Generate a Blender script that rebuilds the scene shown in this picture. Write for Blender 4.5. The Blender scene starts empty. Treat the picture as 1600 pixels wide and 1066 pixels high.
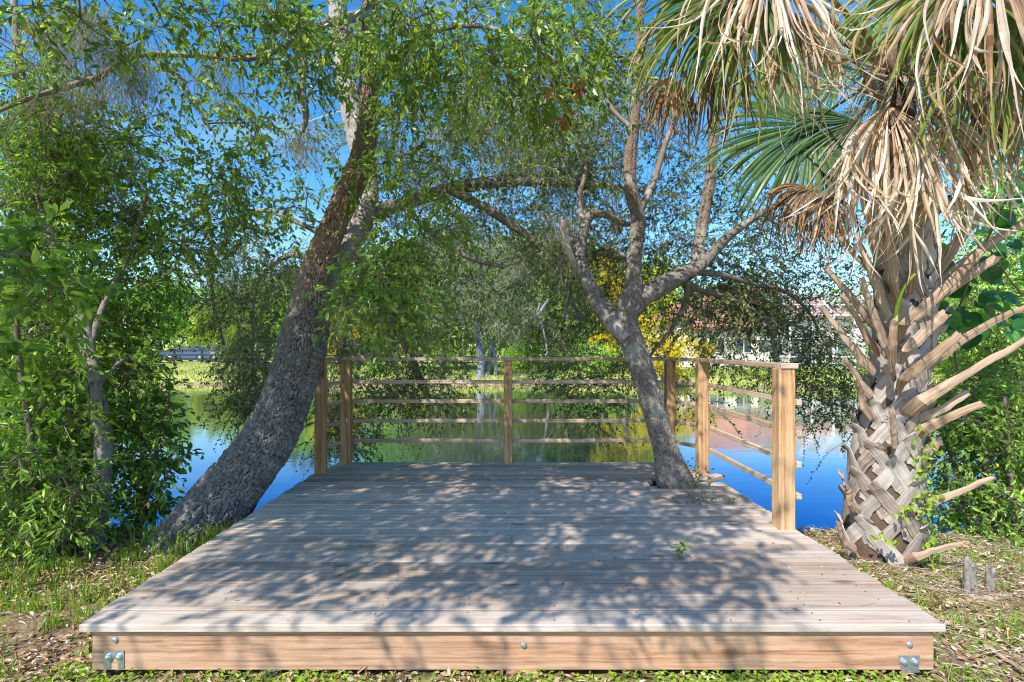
import bpy, math
import numpy as np
rng = np.random.default_rng(7)
F = 820.0
CAMZ = 1.60
HY = 542.0
def P(x, y, d):
    return np.array([(x - 800.0) * d / F, d, CAMZ - (y - HY) * d / F])
A_SUN, E_SUN = math.radians(33), math.radians(47)
SUN = np.array([-math.sin(A_SUN) * math.cos(E_SUN), -math.cos(A_SUN) * math.cos(E_SUN), math.sin(E_SUN)])
col = bpy.context.scene.collection

def nrm(v):
    return v / np.maximum(np.linalg.norm(v, axis=-1, keepdims=True), 1e-9)

class MB:
    """collects geometry, builds ONE mesh object"""
    def __init__(s):
        s.V = []; s.n = 0; s.F = []; s.T = []; s.R = []
    def add(s, V, faces, tc=None, rnd=None):
        V = np.asarray(V, float).reshape(-1, 3)
        if not isinstance(faces, list): faces = [faces]
        for i, f in enumerate(faces):
            f = np.asarray(f, int)
            if f.size == 0: continue
            s.F.append(f + s.n)
            if rnd is None: r = np.full(len(f), rng.random())
            elif isinstance(rnd, list): r = rnd[i]
            else: r = rnd
            s.R.append(np.broadcast_to(np.asarray(r, float), (len(f),)))
        s.V.append(V); s.n += len(V)
        s.T.append(np.zeros((len(V), 3)) if tc is None else np.asarray(tc, float).reshape(-1, 3))
    def build(s, name, mats, parent=None, smooth=False, matidx=None):
        me = bpy.data.meshes.new(name)
        V = np.concatenate(s.V); T = np.concatenate(s.T)
        me.vertices.add(len(V)); me.vertices.foreach_set('co', V.ravel())
        li = np.concatenate([f.ravel() for f in s.F])
        tot = np.concatenate([np.full(len(f), f.shape[1]) for f in s.F])
        st = np.concatenate([[0], np.cumsum(tot)[:-1]])
        me.loops.add(len(li)); me.loops.foreach_set('vertex_index', li)
        me.polygons.add(len(tot)); me.polygons.foreach_set('loop_start', st)
        a = me.attributes.new('rnd', 'FLOAT', 'FACE'); a.data.foreach_set('value', np.concatenate(s.R))
        a = me.attributes.new('tc', 'FLOAT_VECTOR', 'POINT'); a.data.foreach_set('vector', T.ravel())
        me.polygons.foreach_set('use_smooth', np.full(len(tot), smooth))
        me.update(calc_edges=True)
        me.materials.append(mats)
        o = bpy.data.objects.new(name, me); col.objects.link(o)
        if parent is not None: o.parent = parent
        return o

def empty(name, loc=(0, 0, 0)):
    o = bpy.data.objects.new(name, None); o.empty_display_size = .2
    o.location = tuple(float(v) for v in loc); col.objects.link(o); return o
def tag(o, label=None, cat=None, group=None, kind=None):
    if label: o['label'] = label
    if cat: o['category'] = cat
    if group: o['group'] = group
    if kind: o['kind'] = kind
    return o
def thing(name, label, cat, loc=(0, 0, 0), group=None):
    return tag(empty(name, loc), label, cat, group)
def child(mb, name, mat, par, smooth=False, label=None):
    """part whose geometry is given in world coordinates"""
    o = mb.build(name, mat, par, smooth)
    # move geometry into the parent's frame
    p = par
    off = np.zeros(3)
    while p is not None:
        off += np.array(p.location); p = p.parent
    me = o.data; n = len(me.vertices); a = np.empty(n * 3); me.vertices.foreach_get('co', a)
    a = a.reshape(-1, 3) - off; me.vertices.foreach_set('co', a.ravel()); me.update()
    if label: o['label'] = label
    return o
def copy_tree(o, parent=None):
    c = o.copy(); col.objects.link(c); c.parent = parent
    for ch in list(o.children): copy_tree(ch, c)
    return c

# ---------------------------------------------------------------- tubes
def catmull(pts, n):
    pts = np.asarray(pts, float)
    if len(pts) == 2:
        t = np.linspace(0, 1, n)[:, None]; return pts[0] * (1 - t) + pts[1] * t
    p = np.vstack([2 * pts[0] - pts[1], pts, 2 * pts[-1] - pts[-2]])
    u = np.linspace(0, len(pts) - 1 - 1e-6, n); i = u.astype(int); f = (u - i)[:, None]
    a, b, c, d = p[i], p[i + 1], p[i + 2], p[i + 3]
    return .5 * (2 * b + (c - a) * f + (2 * a - 5 * b + 4 * c - d) * f ** 2 + (3 * b - a - 3 * c + d) * f ** 3)
def frames(C):
    T = nrm(np.gradient(C, axis=0))
    N = np.zeros_like(C)
    up = np.array([0, 0, 1.]) if abs(T[0][2]) < .9 else np.array([0, 1., 0])
    n = nrm(np.cross(T[0], up))
    for i in range(len(C)):
        n = nrm(n - T[i] * np.dot(n, T[i])); N[i] = n
    return T, N, np.cross(T, N)
def voro(u, v, Nu, seed=0):
    """F2-F1 of a jittered grid, periodic in u (cells)"""
    r = np.random.default_rng(seed); J = r.random((Nu, 400, 2))
    iu, iv = np.floor(u).astype(int), np.floor(v).astype(int)
    d1 = np.full(u.shape, 9.); d2 = np.full(u.shape, 9.); idv = np.zeros(u.shape)
    for a in (-1, 0, 1):
        for b in (-1, 0, 1):
            cu = (iu + a); cv = iv + b
            j = J[cu % Nu, cv % 400]
            dd = np.hypot(cu + .15 + .7 * j[..., 0] - u, (cv + .1 + .8 * j[..., 1] - v))
            m = dd < d1
            d2 = np.where(m, d1, np.minimum(d2, dd)); idv = np.where(m, j[..., 0], idv); d1 = np.where(m, dd, d1)
    return d2 - d1, idv
def vnoise(x, y, seed=0, per=None):
    r = np.random.default_rng(seed); G = r.random((256, 256))
    ix, iy = np.floor(x).astype(int), np.floor(y).astype(int); fx, fy = x - ix, y - iy
    fx = fx * fx * (3 - 2 * fx); fy = fy * fy * (3 - 2 * fy)
    p = per or 256
    g = lambda a, b: G[(a % p) % 256, b % 256]
    return (g(ix, iy) * (1 - fx) + g(ix + 1, iy) * fx) * (1 - fy) + (g(ix, iy + 1) * (1 - fx) + g(ix + 1, iy + 1) * fx) * fy
def tube(mb, pts, radii, nseg=8, nring=12, bark=None, wob=0.0, seed=1, rnd=.5, taper=True, squash=None):
    """pts control points, radii at control points; bark=(cellw, cellh, depth)"""
    C = catmull(pts, nring)
    R = catmull(np.array(radii, float)[:, None] * np.ones((1, 3)), nring)[:, 0]
    R = np.maximum(R, 5e-4)
    T, N, B = frames(C)
    L = np.concatenate([[0], np.cumsum(np.linalg.norm(np.diff(C, axis=0), axis=1))])
    a = np.arange(nseg) * 2 * np.pi / nseg
    A, LL = np.meshgrid(a, L); RR = np.repeat(R[:, None], nseg, 1)
    H = np.zeros_like(A); hh = np.full(A.shape, .5)
    if bark:
        cw, ch, dp = bark
        Nu = max(6, int(round(2 * np.pi * R.mean() / cw)))
        u = A / (2 * np.pi) * Nu; v = LL / ch
        wu = (vnoise(u * .6, v * .8, seed + 5) - .5) * 1.5 + (vnoise(u * 1.9, v * 2.1, seed + 15) - .5) * .6
        wv = (vnoise(u * .5, v * .6, seed + 6) - .5) * 2.6 + (vnoise(u * 2.1, v * 1.7, seed + 16) - .5) * .9
        # keep the wrap seamless: fade the warp at the seam
        e = np.clip(np.minimum(u, Nu - u) / 1.5, 0, 1)
        f, idv = voro((u + wu * e + Nu) , v + wv * e + 2, Nu, seed)
        plate = np.clip(f / .34, 0, 1) ** .6
        fine = vnoise(u * 5, v * 5, seed + 9) * e
        hh = plate * (.75 + .25 * idv)
        lowf = vnoise(u * .35 + 7, v * .3, seed + 21)
        hh = hh * (.55 + .75 * lowf)
        H = dp * (hh * (.75 + .5 * idv) + .16 * fine + .10 * vnoise(u * 14, v * 14, seed + 3) * e - .45)
    if wob:
        k = 3
        H = H + wob * RR * (np.sin(A * 2 + LL * 3.1 + seed) * .5 + np.sin(A * 3 - LL * 2.3 + seed * 2) * .35 + (vnoise(LL * 4 + 3, A * 0, seed) - .5))
    rr = RR + H
    V = C[:, None, :] + (np.cos(A) * rr)[..., None] * N[:, None, :] + (np.sin(A) * rr)[..., None] * B[:, None, :]
    tc = np.stack([np.cos(A) * RR, LL + seed * 3.7, hh], -1)
    tc2 = np.stack([A * R.mean() + seed, LL + seed * 3.7, hh], -1)
    i = np.arange(nring - 1)[:, None] * nseg; j = np.arange(nseg)[None]
    q = np.stack([i + j, i + (j + 1) % nseg, i + nseg + (j + 1) % nseg, i + nseg + j], -1).reshape(-1, 4)
    caps = np.array([list(range(nseg))[::-1], [(nring - 1) * nseg + k for k in range(nseg)]])
    mb.add(V, [q, caps], tc, rnd)
    return C, R

def seg_tubes(mb, A, B, Mid, r0, r1, rnd=.5, n=4):
    """many 3-sided twigs through quadratic A-Mid-B, n rings"""
    A = np.asarray(A); K = len(A)
    if K == 0: return
    t = np.linspace(0, 1, n)[None, :, None]
    C = (1 - t) ** 2 * A[:, None] + 2 * t * (1 - t) * Mid[:, None] + t * t * B[:, None]
    T = nrm(np.gradient(C, axis=1))
    ref = np.where(np.abs(T[..., 2:3]) > .9, np.array([1., 0, 0]), np.array([0, 0, 1.]))
    N = nrm(np.cross(T, ref)); Bn = np.cross(T, N)
    tt = t[..., 0]
    r0 = np.broadcast_to(r0, (K,))[:, None]; r1 = np.broadcast_to(r1, (K,))[:, None]
    R = (r0 * (1 - tt) + r1 * tt)
    V = []
    for k in range(3):
        a = k * 2 * np.pi / 3
        V.append(C + (math.cos(a) * R)[..., None] * N + (math.sin(a) * R)[..., None] * Bn)
    V = np.stack(V, 2)  # K,n,3,3
    base = (np.arange(K) * n * 3)[:, None, None]; i = (np.arange(n - 1) * 3)[None, :, None]; j = np.arange(3)[None, None]
    q = np.stack([base + i + j, base + i + (j + 1) % 3, base + i + 3 + (j + 1) % 3, base + i + 3 + j], -1).reshape(-1, 4)
    tc = np.zeros(V.shape); tc[..., 1] = np.linspace(0, .5, n)[None, :, None] + rng.random((K, 1, 1)) * 9; tc[..., 2] = .5
    mb.add(V, q, tc, rnd)

LEAF6 = (np.array([[0, 0, 0], [.3, .40, .10], [.68, .40, .06], [1, 0, -.12], [.68, -.40, .06], [.3, -.40, .10]]), np.array([[0, 1, 2, 3], [0, 3, 4, 5]]))
LEAF4 = (np.array([[0, 0, 0], [.5, .48, .12], [1, 0, -.05], [.5, -.48, .12]]), np.array([[0, 1, 2, 3]]))
def leaves(mb, Pos, D, Nn, ln, wd, rnd, tmpl=LEAF6):
    K = len(Pos)
    if K == 0: return
    D = nrm(D); S = nrm(np.cross(Nn, D)); U = np.cross(D, S)
    ln = np.broadcast_to(ln, (K,)); wd = np.broadcast_to(wd, (K,))
    tv, tf = tmpl
    V = Pos[:, None] + tv[None, :, 0:1] * (D * ln[:, None])[:, None] + tv[None, :, 1:2] * (S * wd[:, None])[:, None] + tv[None, :, 2:3] * (U * wd[:, None] * 2)[:, None]
    f = (tf[None] + (np.arange(K) * len(tv))[:, None, None]).reshape(-1, tf.shape[1])
    tc = np.broadcast_to(tv[None], V.shape)
    mb.add(V, f, tc, np.repeat(rnd, len(tf)))

def rdir(n, zb=0.):
    v = rng.normal(size=(n, 3)); v[:, 2] += zb; return nrm(v)
def sprays(mbl, mbt, C, R, tw=6, lv=9, L=.28, ll=.055, lw=.022, droop=.35, tmpl=LEAF6, out=.6, zb=0., tr=.0022, rshift=0., up=1.0):
    C = np.asarray(C); n = len(C); R = np.broadcast_to(R, (n,))
    N = n * tw; ci = np.repeat(np.arange(n), tw)
    d = rdir(N, zb); d[:, 2] = d[:, 2] * .75; d = nrm(d)
    s = C[ci] + d * (R[ci] * out * rng.random(N) ** .6)[:, None]
    Ln = L * (.6 + .8 * rng.random(N))
    dr = droop * (.4 + 1.2 * rng.random(N))
    e = s + d * Ln[:, None]; e[:, 2] -= dr * Ln
    m = s + d * (Ln * .5)[:, None]
    if mbt is not None:
        seg_tubes(mbt, C[ci], s, (C[ci] + s) / 2 + rng.normal(size=(N, 3)) * .02, tr * 1.4, tr, n=2)
        seg_tubes(mbt, s, e, m, tr, tr * .4, n=3)
    K = lv
    t = (.12 + .88 * (np.arange(K)[None] + rng.random((N, K))) / K)
    Pq = s[:, None] * ((1 - t) ** 2)[..., None] + m[:, None] * (2 * t * (1 - t))[..., None] + e[:, None] * (t * t)[..., None]
    tan = nrm((m - s)[:, None] * (1 - t)[..., None] + (e - m)[:, None] * t[..., None])
    rad = rng.normal(size=tan.shape); rad -= tan * (rad * tan).sum(-1, keepdims=True); rad = nrm(rad)
    ld = nrm(tan * .75 + rad * .8 - np.array([0, 0, .25]))
    cr = np.repeat(rng.random(n)[ci][:, None], K, 1)
    M = N * K
    Pq = Pq.reshape(-1, 3); ld = ld.reshape(-1, 3)
    nn = rng.normal(size=(M, 3)) * .95 + np.array([0, -.25, up])
    sz = .5 + .75 * rng.random(M)
    rn = np.clip(.74 * rng.random(M) ** 1.15 + .28 * cr.ravel() + rshift, 0, 1)
    leaves(mbl, Pq, ld, nn, ll * sz, lw * sz, rn, tmpl)
def blob_centers(blobs, n_scale=1.0):
    out = []
    for (x, y, rx, ry, d0, d1, n) in blobs:
        n = max(1, int(n * n_scale))
        a = rng.random(n) * 2 * np.pi; r = np.sqrt(rng.random(n))
        px = x + rx * r * np.cos(a); py = y + ry * r * np.sin(a); d = d0 + (d1 - d0) * rng.random(n)
        out.append(np.stack([(px - 800) * d / F, d, CAMZ - (py - HY) * d / F], 1))
    return np.concatenate(out)
def connect(mbt, C, skel, r0=.006, r1=.0025, sag=.10, maxd=9.):
    """join every clump centre to the limb or clump nearest to it by a thin bowed branch"""
    skel = np.asarray(skel); nodes = skel.copy(); att = np.zeros(len(skel))
    D = np.sqrt(((C[:, None] - nodes[None]) ** 2).sum(-1)); best = D.min(1); bi = D.argmin(1)
    todo = np.ones(len(C), bool); A = []; B = []; dep = []; depth = {}
    nodes_list = [p for p in nodes]; ndep = [0] * len(nodes)
    for _ in range(len(C)):
        k = int(np.where(todo, best, 1e9).argmin()); todo[k] = False
        if best[k] > maxd: break
        A.append(nodes_list[bi[k]]); B.append(C[k]); dd = ndep[bi[k]] + 1; dep.append(dd)
        nodes_list.append(C[k]); ndep.append(dd)
        dist = np.sqrt(((C - C[k]) ** 2).sum(1)) * 1.05
        m = todo & (dist < best); best[m] = dist[m]; bi[m] = len(nodes_list) - 1
    A = np.array(A); B = np.array(B); dep = np.array(dep)
    Ld = np.linalg.norm(A - B, axis=1)
    M = (A + B) / 2 + rng.normal(size=A.shape) * (Ld * .10)[:, None]; M[:, 2] += Ld * sag
    ra = np.maximum(r1, r0 * .8 ** dep + Ld * .002); 
    seg_tubes(mbt, A, B, M, ra, np.maximum(r1 * .8, ra * .7), n=6)
def moss(mb, C, length=.35, strands=26, spread=.05, w=.0022):
    C = np.asarray(C); n = len(C); N = n * strands; ci = np.repeat(np.arange(n), strands)
    K = 8
    L = (length * (.5 + .8 * rng.random(n)))[ci] * (.35 + .75 * rng.random(N))
    s = C[ci] + rng.normal(size=(N, 3)) * np.array([spread, spread, spread * .6])
    st = rng.normal(size=(N, K, 3)) * .55 + rng.normal(size=(N, 1, 3)) * np.array([.28, .28, 0]); st[:, :, 2] -= .9
    st[:, 0, 2] += .9
    st = st * (L / K)[:, None, None] + np.cumsum(rng.normal(size=(N, K, 3)) * .0016, 1)
    Pt = np.concatenate([s[:, None], s[:, None] + np.cumsum(st, 1)], 1)
    wd = w * (1 - .7 * np.linspace(0, 1, K + 1))[None, :, None] * np.ones((N, 1, 1))
    a = rng.random(N) * np.pi; side = np.stack([np.cos(a), np.sin(a), a * 0], 1)[:, None]
    V = np.stack([Pt - side * wd, Pt + side * wd], 2)
    b = (np.arange(N) * (K + 1) * 2)[:, None]; i = (np.arange(K) * 2)[None]
    q = np.stack([b + i, b + i + 1, b + i + 3, b + i + 2], -1).reshape(-1, 4)
    mb.add(V, q, None, np.repeat(rng.random(N), K))
def grass(mb, Pos, h, w, lean=.5, rnd=None):
    Pos = np.asarray(Pos); N = len(Pos); h = np.broadcast_to(h, (N,)) * (.5 + .9 * rng.random(N))
    a = rng.random(N) * 2 * np.pi; b = rng.random(N) * 2 * np.pi
    side = np.stack([np.cos(a), np.sin(a), a * 0], 1) * (w / 2)
    dr = np.stack([np.cos(b), np.sin(b), a * 0], 1) * (h * lean * rng.random(N))[:, None]
    z = np.array([0, 0, 1.])
    p1 = Pos + dr * .25 + z * (h * .5)[:, None]; p2 = Pos + dr + z * (h * (1 - .35 * lean))[:, None]
    V = np.stack([Pos - side, Pos + side, p1 - side * .8, p1 + side * .8, p2], 1)
    k = (np.arange(N) * 5)[:, None]
    r = rng.random(N) if rnd is None else rnd
    mb.add(V, [k + np.array([[0, 1, 3, 2]]), k + np.array([[2, 3, 4]])], None, [r, r])

def board(mb, p0, p1, w, t, up=(0, 0, 1), bv=.004, rnd=None, seed=None):
    """a chamfered board from p0 to p1 (centre line); w across, t along up"""
    p0 = np.asarray(p0, float); p1 = np.asarray(p1, float); d = nrm(p1 - p0); L = np.linalg.norm(p1 - p0)
    up = np.asarray(up, float); up = nrm(up - d * np.dot(up, d)); s = np.cross(up, d)
    a, b = w / 2, t / 2
    c = min(bv, a * .4, b * .4)
    prof = np.array([[-a + c, -b], [a - c, -b], [a, -b + c], [a, b - c], [a - c, b], [-a + c, b], [-a, b - c], [-a, -b + c]])
    xs = np.array([0, c, L - c, L]); sc = np.array([1 - c / a, 1, 1, 1 - c / a])
    seed = rng.random() * 50 if seed is None else seed
    V = []; tc = []
    for x, k in zip(xs, sc):
        q = prof * k
        V.append(p0 + d * x + q[:, :1] * s + q[:, 1:] * up)
        tc.append(np.stack([np.full(8, x + seed), q[:, 0] + seed * 1.37, q[:, 1] + seed * .7], 1))
    i = (np.arange(3) * 8)[:, None]; j = np.arange(8)[None]
    q = np.stack([i + j, i + (j + 1) % 8, i + 8 + (j + 1) % 8, i + 8 + j], -1).reshape(-1, 4)
    caps = np.array([list(range(7, -1, -1)), list(range(24, 32))])
    r = rng.random() if rnd is None else rnd
    mb.add(np.concatenate(V), [q, caps], np.concatenate(tc), r)
def box(mb, lo, hi, rnd=.5):
    lo = np.asarray(lo, float); hi = np.asarray(hi, float)
    V = np.array([[x, y, z] for z in (lo[2], hi[2]) for y in (lo[1], hi[1]) for x in (lo[0], hi[0])])
    f = np.array([[0, 2, 3, 1], [4, 5, 7, 6], [0, 1, 5, 4], [2, 6, 7, 3], [0, 4, 6, 2], [1, 3, 7, 5]])
    mb.add(V, f, V, rnd)
def prism(mb, outline, a, b, axis=1, rnd=.5):
    """extrude a 2-D outline (list of (u,v)) from a to b along the axis"""
    o = np.asarray(outline, float); n = len(o)
    def mk(k):
        if axis == 1: return np.stack([o[:, 0], np.full(n, k), o[:, 1]], 1)
        if axis == 0: return np.stack([np.full(n, k), o[:, 0], o[:, 1]], 1)
        return np.stack([o[:, 0], o[:, 1], np.full(n, k)], 1)
    V = np.concatenate([mk(a), mk(b)]); j = np.arange(n)
    q = np.stack([j, (j + 1) % n, n + (j + 1) % n, n + j], -1)
    mb.add(V, [q, np.array([list(range(n))[::-1], [n + k for k in range(n)]])], V, rnd)
def disc_bolt(mb, c, r, d=(0, -1, 0), h=.008, sides=12):
    """domed bolt head"""
    c = np.asarray(c, float); d = nrm(np.asarray(d, float)); u = nrm(np.cross(d, [0, 0, 1.])); v = np.cross(d, u)
    V = []; a = np.arange(sides) * 2 * np.pi / sides
    for rr, hh in ((r * 1.0, 0), (r, h * .3), (r * .8, h * .8), (r * .35, h)):
        V.append(c + d * hh + (np.cos(a) * rr)[:, None] * u + (np.sin(a) * rr)[:, None] * v)
    V = np.concatenate(V); i = (np.arange(3) * sides)[:, None]; j = np.arange(sides)[None]
    q = np.stack([i + j, i + (j + 1) % sides, i + sides + (j + 1) % sides, i + sides + j], -1).reshape(-1, 4)
    mb.add(V, [q, np.array([[3 * sides + k for k in range(sides)]])], V, .5)
# ---------------------------------------------------------------- materials
class NT:
    def __init__(s, name):
        s.m = bpy.data.materials.new(name); s.m.use_nodes = True; s.t = s.m.node_tree; s.t.nodes.clear()
        s.out = s.t.nodes.new('ShaderNodeOutputMaterial')
    def n(s, ty, **kw):
        x = s.t.nodes.new('ShaderNode' + ty)
        for k, v in kw.items():
            if k.startswith('i_'):
                key = k[2:].replace('_', ' ')
                x.inputs[int(key) if key.isdigit() else key].default_value = v
            else: setattr(x, k, v)
        return x
    def l(s, a, b): s.t.links.new(a, b)
    def attr(s, name): return s.n('Attribute', attribute_name=name)
    def ramp(s, fac, stops, interp='LINEAR'):
        r = s.n('ValToRGB'); e = r.color_ramp; e.interpolation = interp
        while len(e.elements) < len(stops): e.elements.new(.5)
        for el, (p, c) in zip(e.elements, stops): el.position = p; el.color = (*c, 1) if len(c) == 3 else c
        s.l(fac, r.inputs[0]); return r.outputs[0]
    def mapping(s, vec, scale, loc=(0, 0, 0)):
        m = s.n('Mapping'); m.inputs['Scale'].default_value = scale; m.inputs['Location'].default_value = loc; s.l(vec, m.inputs[0]); return m.outputs[0]
    def noise(s, vec, scale=5., detail=4., rough=.55, dist=0.):
        n = s.n('TexNoise'); n.inputs['Scale'].default_value = scale; n.inputs['Detail'].default_value = detail
        n.inputs['Roughness'].default_value = rough; n.inputs['Distortion'].default_value = dist
        if vec is not None: s.l(vec, n.inputs['Vector'])
        return n.outputs[0]
    def mix(s, fac, a, b, mode='MIX'):
        m = s.n('Mix', data_type='RGBA', blend_type=mode)
        for inp, v in ((m.inputs[0], fac), (m.inputs[6], a), (m.inputs[7], b)):
            if isinstance(v, (int, float)): inp.default_value = v
            elif isinstance(v, tuple): inp.default_value = (*v, 1)
            else: s.l(v, inp)
        return m.outputs[2]
    def math(s, op, a, b=0.):
        m = s.n('Math', operation=op)
        for i, v in enumerate((a, b)):
            if isinstance(v, (int, float)): m.inputs[i].default_value = v
            else: s.l(v, m.inputs[i])
        return m.outputs[0]
    def bump(s, h, strength=.3, dist=.005):
        b = s.n('Bump'); b.inputs['Strength'].default_value = strength; b.inputs['Distance'].default_value = dist
        s.l(h, b.inputs['Height']); return b.outputs[0]
    def bsdf(s, color, rough=.8, normal=None, spec=.3, metal=0.):
        p = s.n('BsdfPrincipled')
        for k, v in (('Base Color', color), ('Roughness', rough), ('Specular IOR Level', spec), ('Metallic', metal)):
            if isinstance(v, (int, float)): p.inputs[k].default_value = v
            elif isinstance(v, tuple): p.inputs[k].default_value = (*v, 1)
            else: s.l(v, p.inputs[k])
        if normal is not None: s.l(normal, p.inputs['Normal'])
        return p.outputs[0]
    def done(s, sh): s.l(sh, s.out.inputs[0]); return s.m

def leaf_mat(name, stops, rough=.42, trans=.35, spec=.45, tcol=1.35):
    n = NT(name); r = n.attr('rnd').outputs['Fac']
    c = n.ramp(r, stops)
    g = n.bsdf(c, rough, None, spec)
    t = n.n('BsdfTranslucent'); 
    tc = n.mix(1.0, c, (tcol, tcol * 1.05, .55), 'MULTIPLY'); n.l(tc, t.inputs[0])
    m = n.n('MixShader'); m.inputs[0].default_value = trans; n.l(g, m.inputs[1]); n.l(t.outputs[0], m.inputs[2])
    return n.done(m.outputs[0])
def bark_mat(name, dark, mid, light, crack=(.10, .075, .055), lichen=None, bstr=.6, warm=None):
    n = NT(name); tc = n.attr('tc').outputs['Vector']
    sep = n.n('SeparateXYZ'); n.l(tc, sep.inputs[0])
    a = n.noise(n.mapping(tc, (26, 15, 0)), 1.0, 6, .7)
    b = n.noise(n.mapping(tc, (90, 40, 0)), 1.0, 5, .7)
    c = n.ramp(n.math('ADD', n.math('MULTIPLY', a, .6), n.math('MULTIPLY', b, .4)), [(.3, dark), (.5, mid), (.68, light)])
    k = n.ramp(sep.outputs[2], [(.10, (1, 1, 1)), (.48, (0, 0, 0))])
    if warm:
        g = n.n('NewGeometry'); sp = n.n('SeparateXYZ'); n.l(g.outputs['Position'], sp.inputs[0]); mr = n.n('MapRange')
        mr.inputs['From Min'].default_value = warm[0]; mr.inputs['From Max'].default_value = warm[1]; n.l(n.math('ADD', sp.outputs[2], n.math('MULTIPLY', a, .5)), mr.inputs['Value'])
        c = n.mix(n.math('MULTIPLY', mr.outputs[0], .85), c, n.mix(b, warm[2], warm[3]))
    c = n.mix(k, c, crack)
    if lichen:
        f = n.ramp(n.noise(n.mapping(tc, (5, 3, 0)), 1.0, 5, .7), [(.52, (0, 0, 0)), (.62, (1, 1, 1))])
        c = n.mix(n.math('MULTIPLY', f, .7), c, lichen)
    nm = n.bump(b, bstr, .006)
    return n.done(n.bsdf(c, .9, nm, .15))
def wood_mat(name, c_dark, c_mid, c_light, grey=None, greyamt=.5, scale=1.0, knots=True, rough=.75, bstr=.35):
    n = NT(name); tc = n.attr('tc').outputs['Vector']; rnd = n.attr('rnd').outputs['Fac']
    warp = n.noise(n.mapping(tc, (1.3, 6, 6)), 1.0, 3, .5)
    sep = n.n('SeparateXYZ'); n.l(tc, sep.inputs[0])
    y = n.math('ADD', n.math('MULTIPLY', sep.outputs[1], 1.0), n.math('MULTIPLY', warp, .05 * scale))
    z = n.math('ADD', sep.outputs[2], n.math('MULTIPLY', warp, .03 * scale))
    cb = n.n('CombineXYZ'); n.l(sep.outputs[0], cb.inputs[0]); n.l(y, cb.inputs[1]); n.l(z, cb.inputs[2])
    g1 = n.noise(n.mapping(cb.outputs[0], (.8, 95 / scale, 95 / scale)), 1.0, 3, .55)
    g2 = n.noise(n.mapping(cb.outputs[0], (5, 420 / scale, 420 / scale)), 1.0, 3, .6)
    g = n.math('ADD', n.math('MULTIPLY', g1, .7), n.math('MULTIPLY', g2, .3))
    c = n.ramp(g, [(.34, c_dark), (.47, c_mid), (.62, c_light)])
    if grey:
        gm = n.noise(n.mapping(tc, (1.1, 9, 9), (3, 1, 7)), 1.0, 4, .6)
        f = n.ramp(n.math('ADD', gm, n.math('MULTIPLY', rnd, .22)), [(.42, (0, 0, 0)), (.68, (1, 1, 1))])
        gc = n.ramp(g, [(.33, tuple(v * .74 for v in grey)), (.5, grey), (.65, tuple(min(1, v * 1.15) for v in grey))])
        c = n.mix(n.math('MULTIPLY', f, greyamt), c, gc)
    if knots:
        v = n.n('TexVoronoi'); v.inputs['Scale'].default_value = 1.0; v.inputs['Randomness'].default_value = 1.0
        n.l(n.mapping(cb.outputs[0], (1.7, 6.5, 3.5)), v.inputs['Vector'])
        k = n.ramp(v.outputs['Distance'], [(.07, (1, 1, 1)), (.15, (0, 0, 0))])
        c = n.mix(n.math('MULTIPLY', k, .75), c, tuple(v_ * .55 for v_ in c_dark))
    bl = n.ramp(n.noise(n.mapping(tc, (2.4, 11, 11), (5, 2, 1)), 1.0, 5, .65), [(.30, (.74, .70, .66)), (.5, (1, 1, 1)), (.75, (1.05, 1.05, 1.06))])
    c = n.mix(1.0, c, bl, 'MULTIPLY')
    hv = n.n('HueSaturation'); n.l(c, hv.inputs['Color']); n.l(n.math('ADD', .82, n.math('MULTIPLY', rnd, .36)), hv.inputs['Value'])
    nm = n.bump(g, bstr, .003)
    return n.done(n.bsdf(hv.outputs[0], rough, nm, .25))
def plain(name, c, rough=.6, metal=0., spec=.4, nz=0., nscale=8.):
    n = NT(name); cc = c
    nm = None
    if nz:
        g = n.n('NewGeometry'); x = n.noise(g.outputs['Position'], nscale, 5, .6)
        cc = n.mix(x, tuple(v * (1 - nz) for v in c), tuple(min(1, v * (1 + nz)) for v in c)); nm = n.bump(x, .3, .01)
    return n.done(n.bsdf(cc, rough, nm, spec, metal))

M = {}
M['leaf_bright'] = leaf_mat('leaf_bright', [(0, (0.092, 0.148, 0.034)), (.4, (0.192, 0.303, 0.056)), (.8, (0.368, 0.515, 0.090)), (.96, (0.602, 0.669, 0.153)), (1, (0.838, 0.515, 0.167))], .36, .42, .55)
M['leaf_oak'] = leaf_mat('leaf_oak', [(0, (0.075, 0.120, 0.042)), (.5, (0.164, 0.232, 0.072)), (.85, (0.312, 0.379, 0.120)), (1, (0.535, 0.534, 0.192))], .38, .3, .5)
M['leaf_bush'] = leaf_mat('leaf_bush', [(0, (0.085, 0.158, 0.035)), (.45, (0.188, 0.328, 0.054)), (.85, (0.377, 0.583, 0.090)), (1, (0.723, 0.825, 0.180))], .36, .42, .5)
M['leaf_olive'] = leaf_mat('leaf_olive', [(0, (.07, .12, .03)), (.5, (.20, .28, .075)), (.85, (.38, .45, .14)), (1, (.55, .56, .24))], .45, .35)
M['leaf_yellow'] = leaf_mat('leaf_yellow', [(0, (.50, .38, .015)), (.5, (.82, .64, .03)), (1, (.92, .80, .09))], .5, .4, .2, 1.1)
M['leaf_lime'] = leaf_mat('leaf_lime', [(0, (0.154, 0.242, 0.033)), (.5, (0.308, 0.418, 0.050)), (1, (0.550, 0.572, 0.077))], .5, .4, .3, 1.2)
M['leaf_far'] = leaf_mat('leaf_far', [(0, (0.148, 0.286, 0.057)), (.5, (0.330, 0.571, 0.100)), (1, (0.727, 0.900, 0.157))], .5, .3)
M['leaf_round'] = leaf_mat('leaf_round', [(0, (0.029, 0.112, 0.019)), (.6, (0.056, 0.208, 0.032)), (1, (0.192, 0.480, 0.064))], .3, .3, .5)
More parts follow.
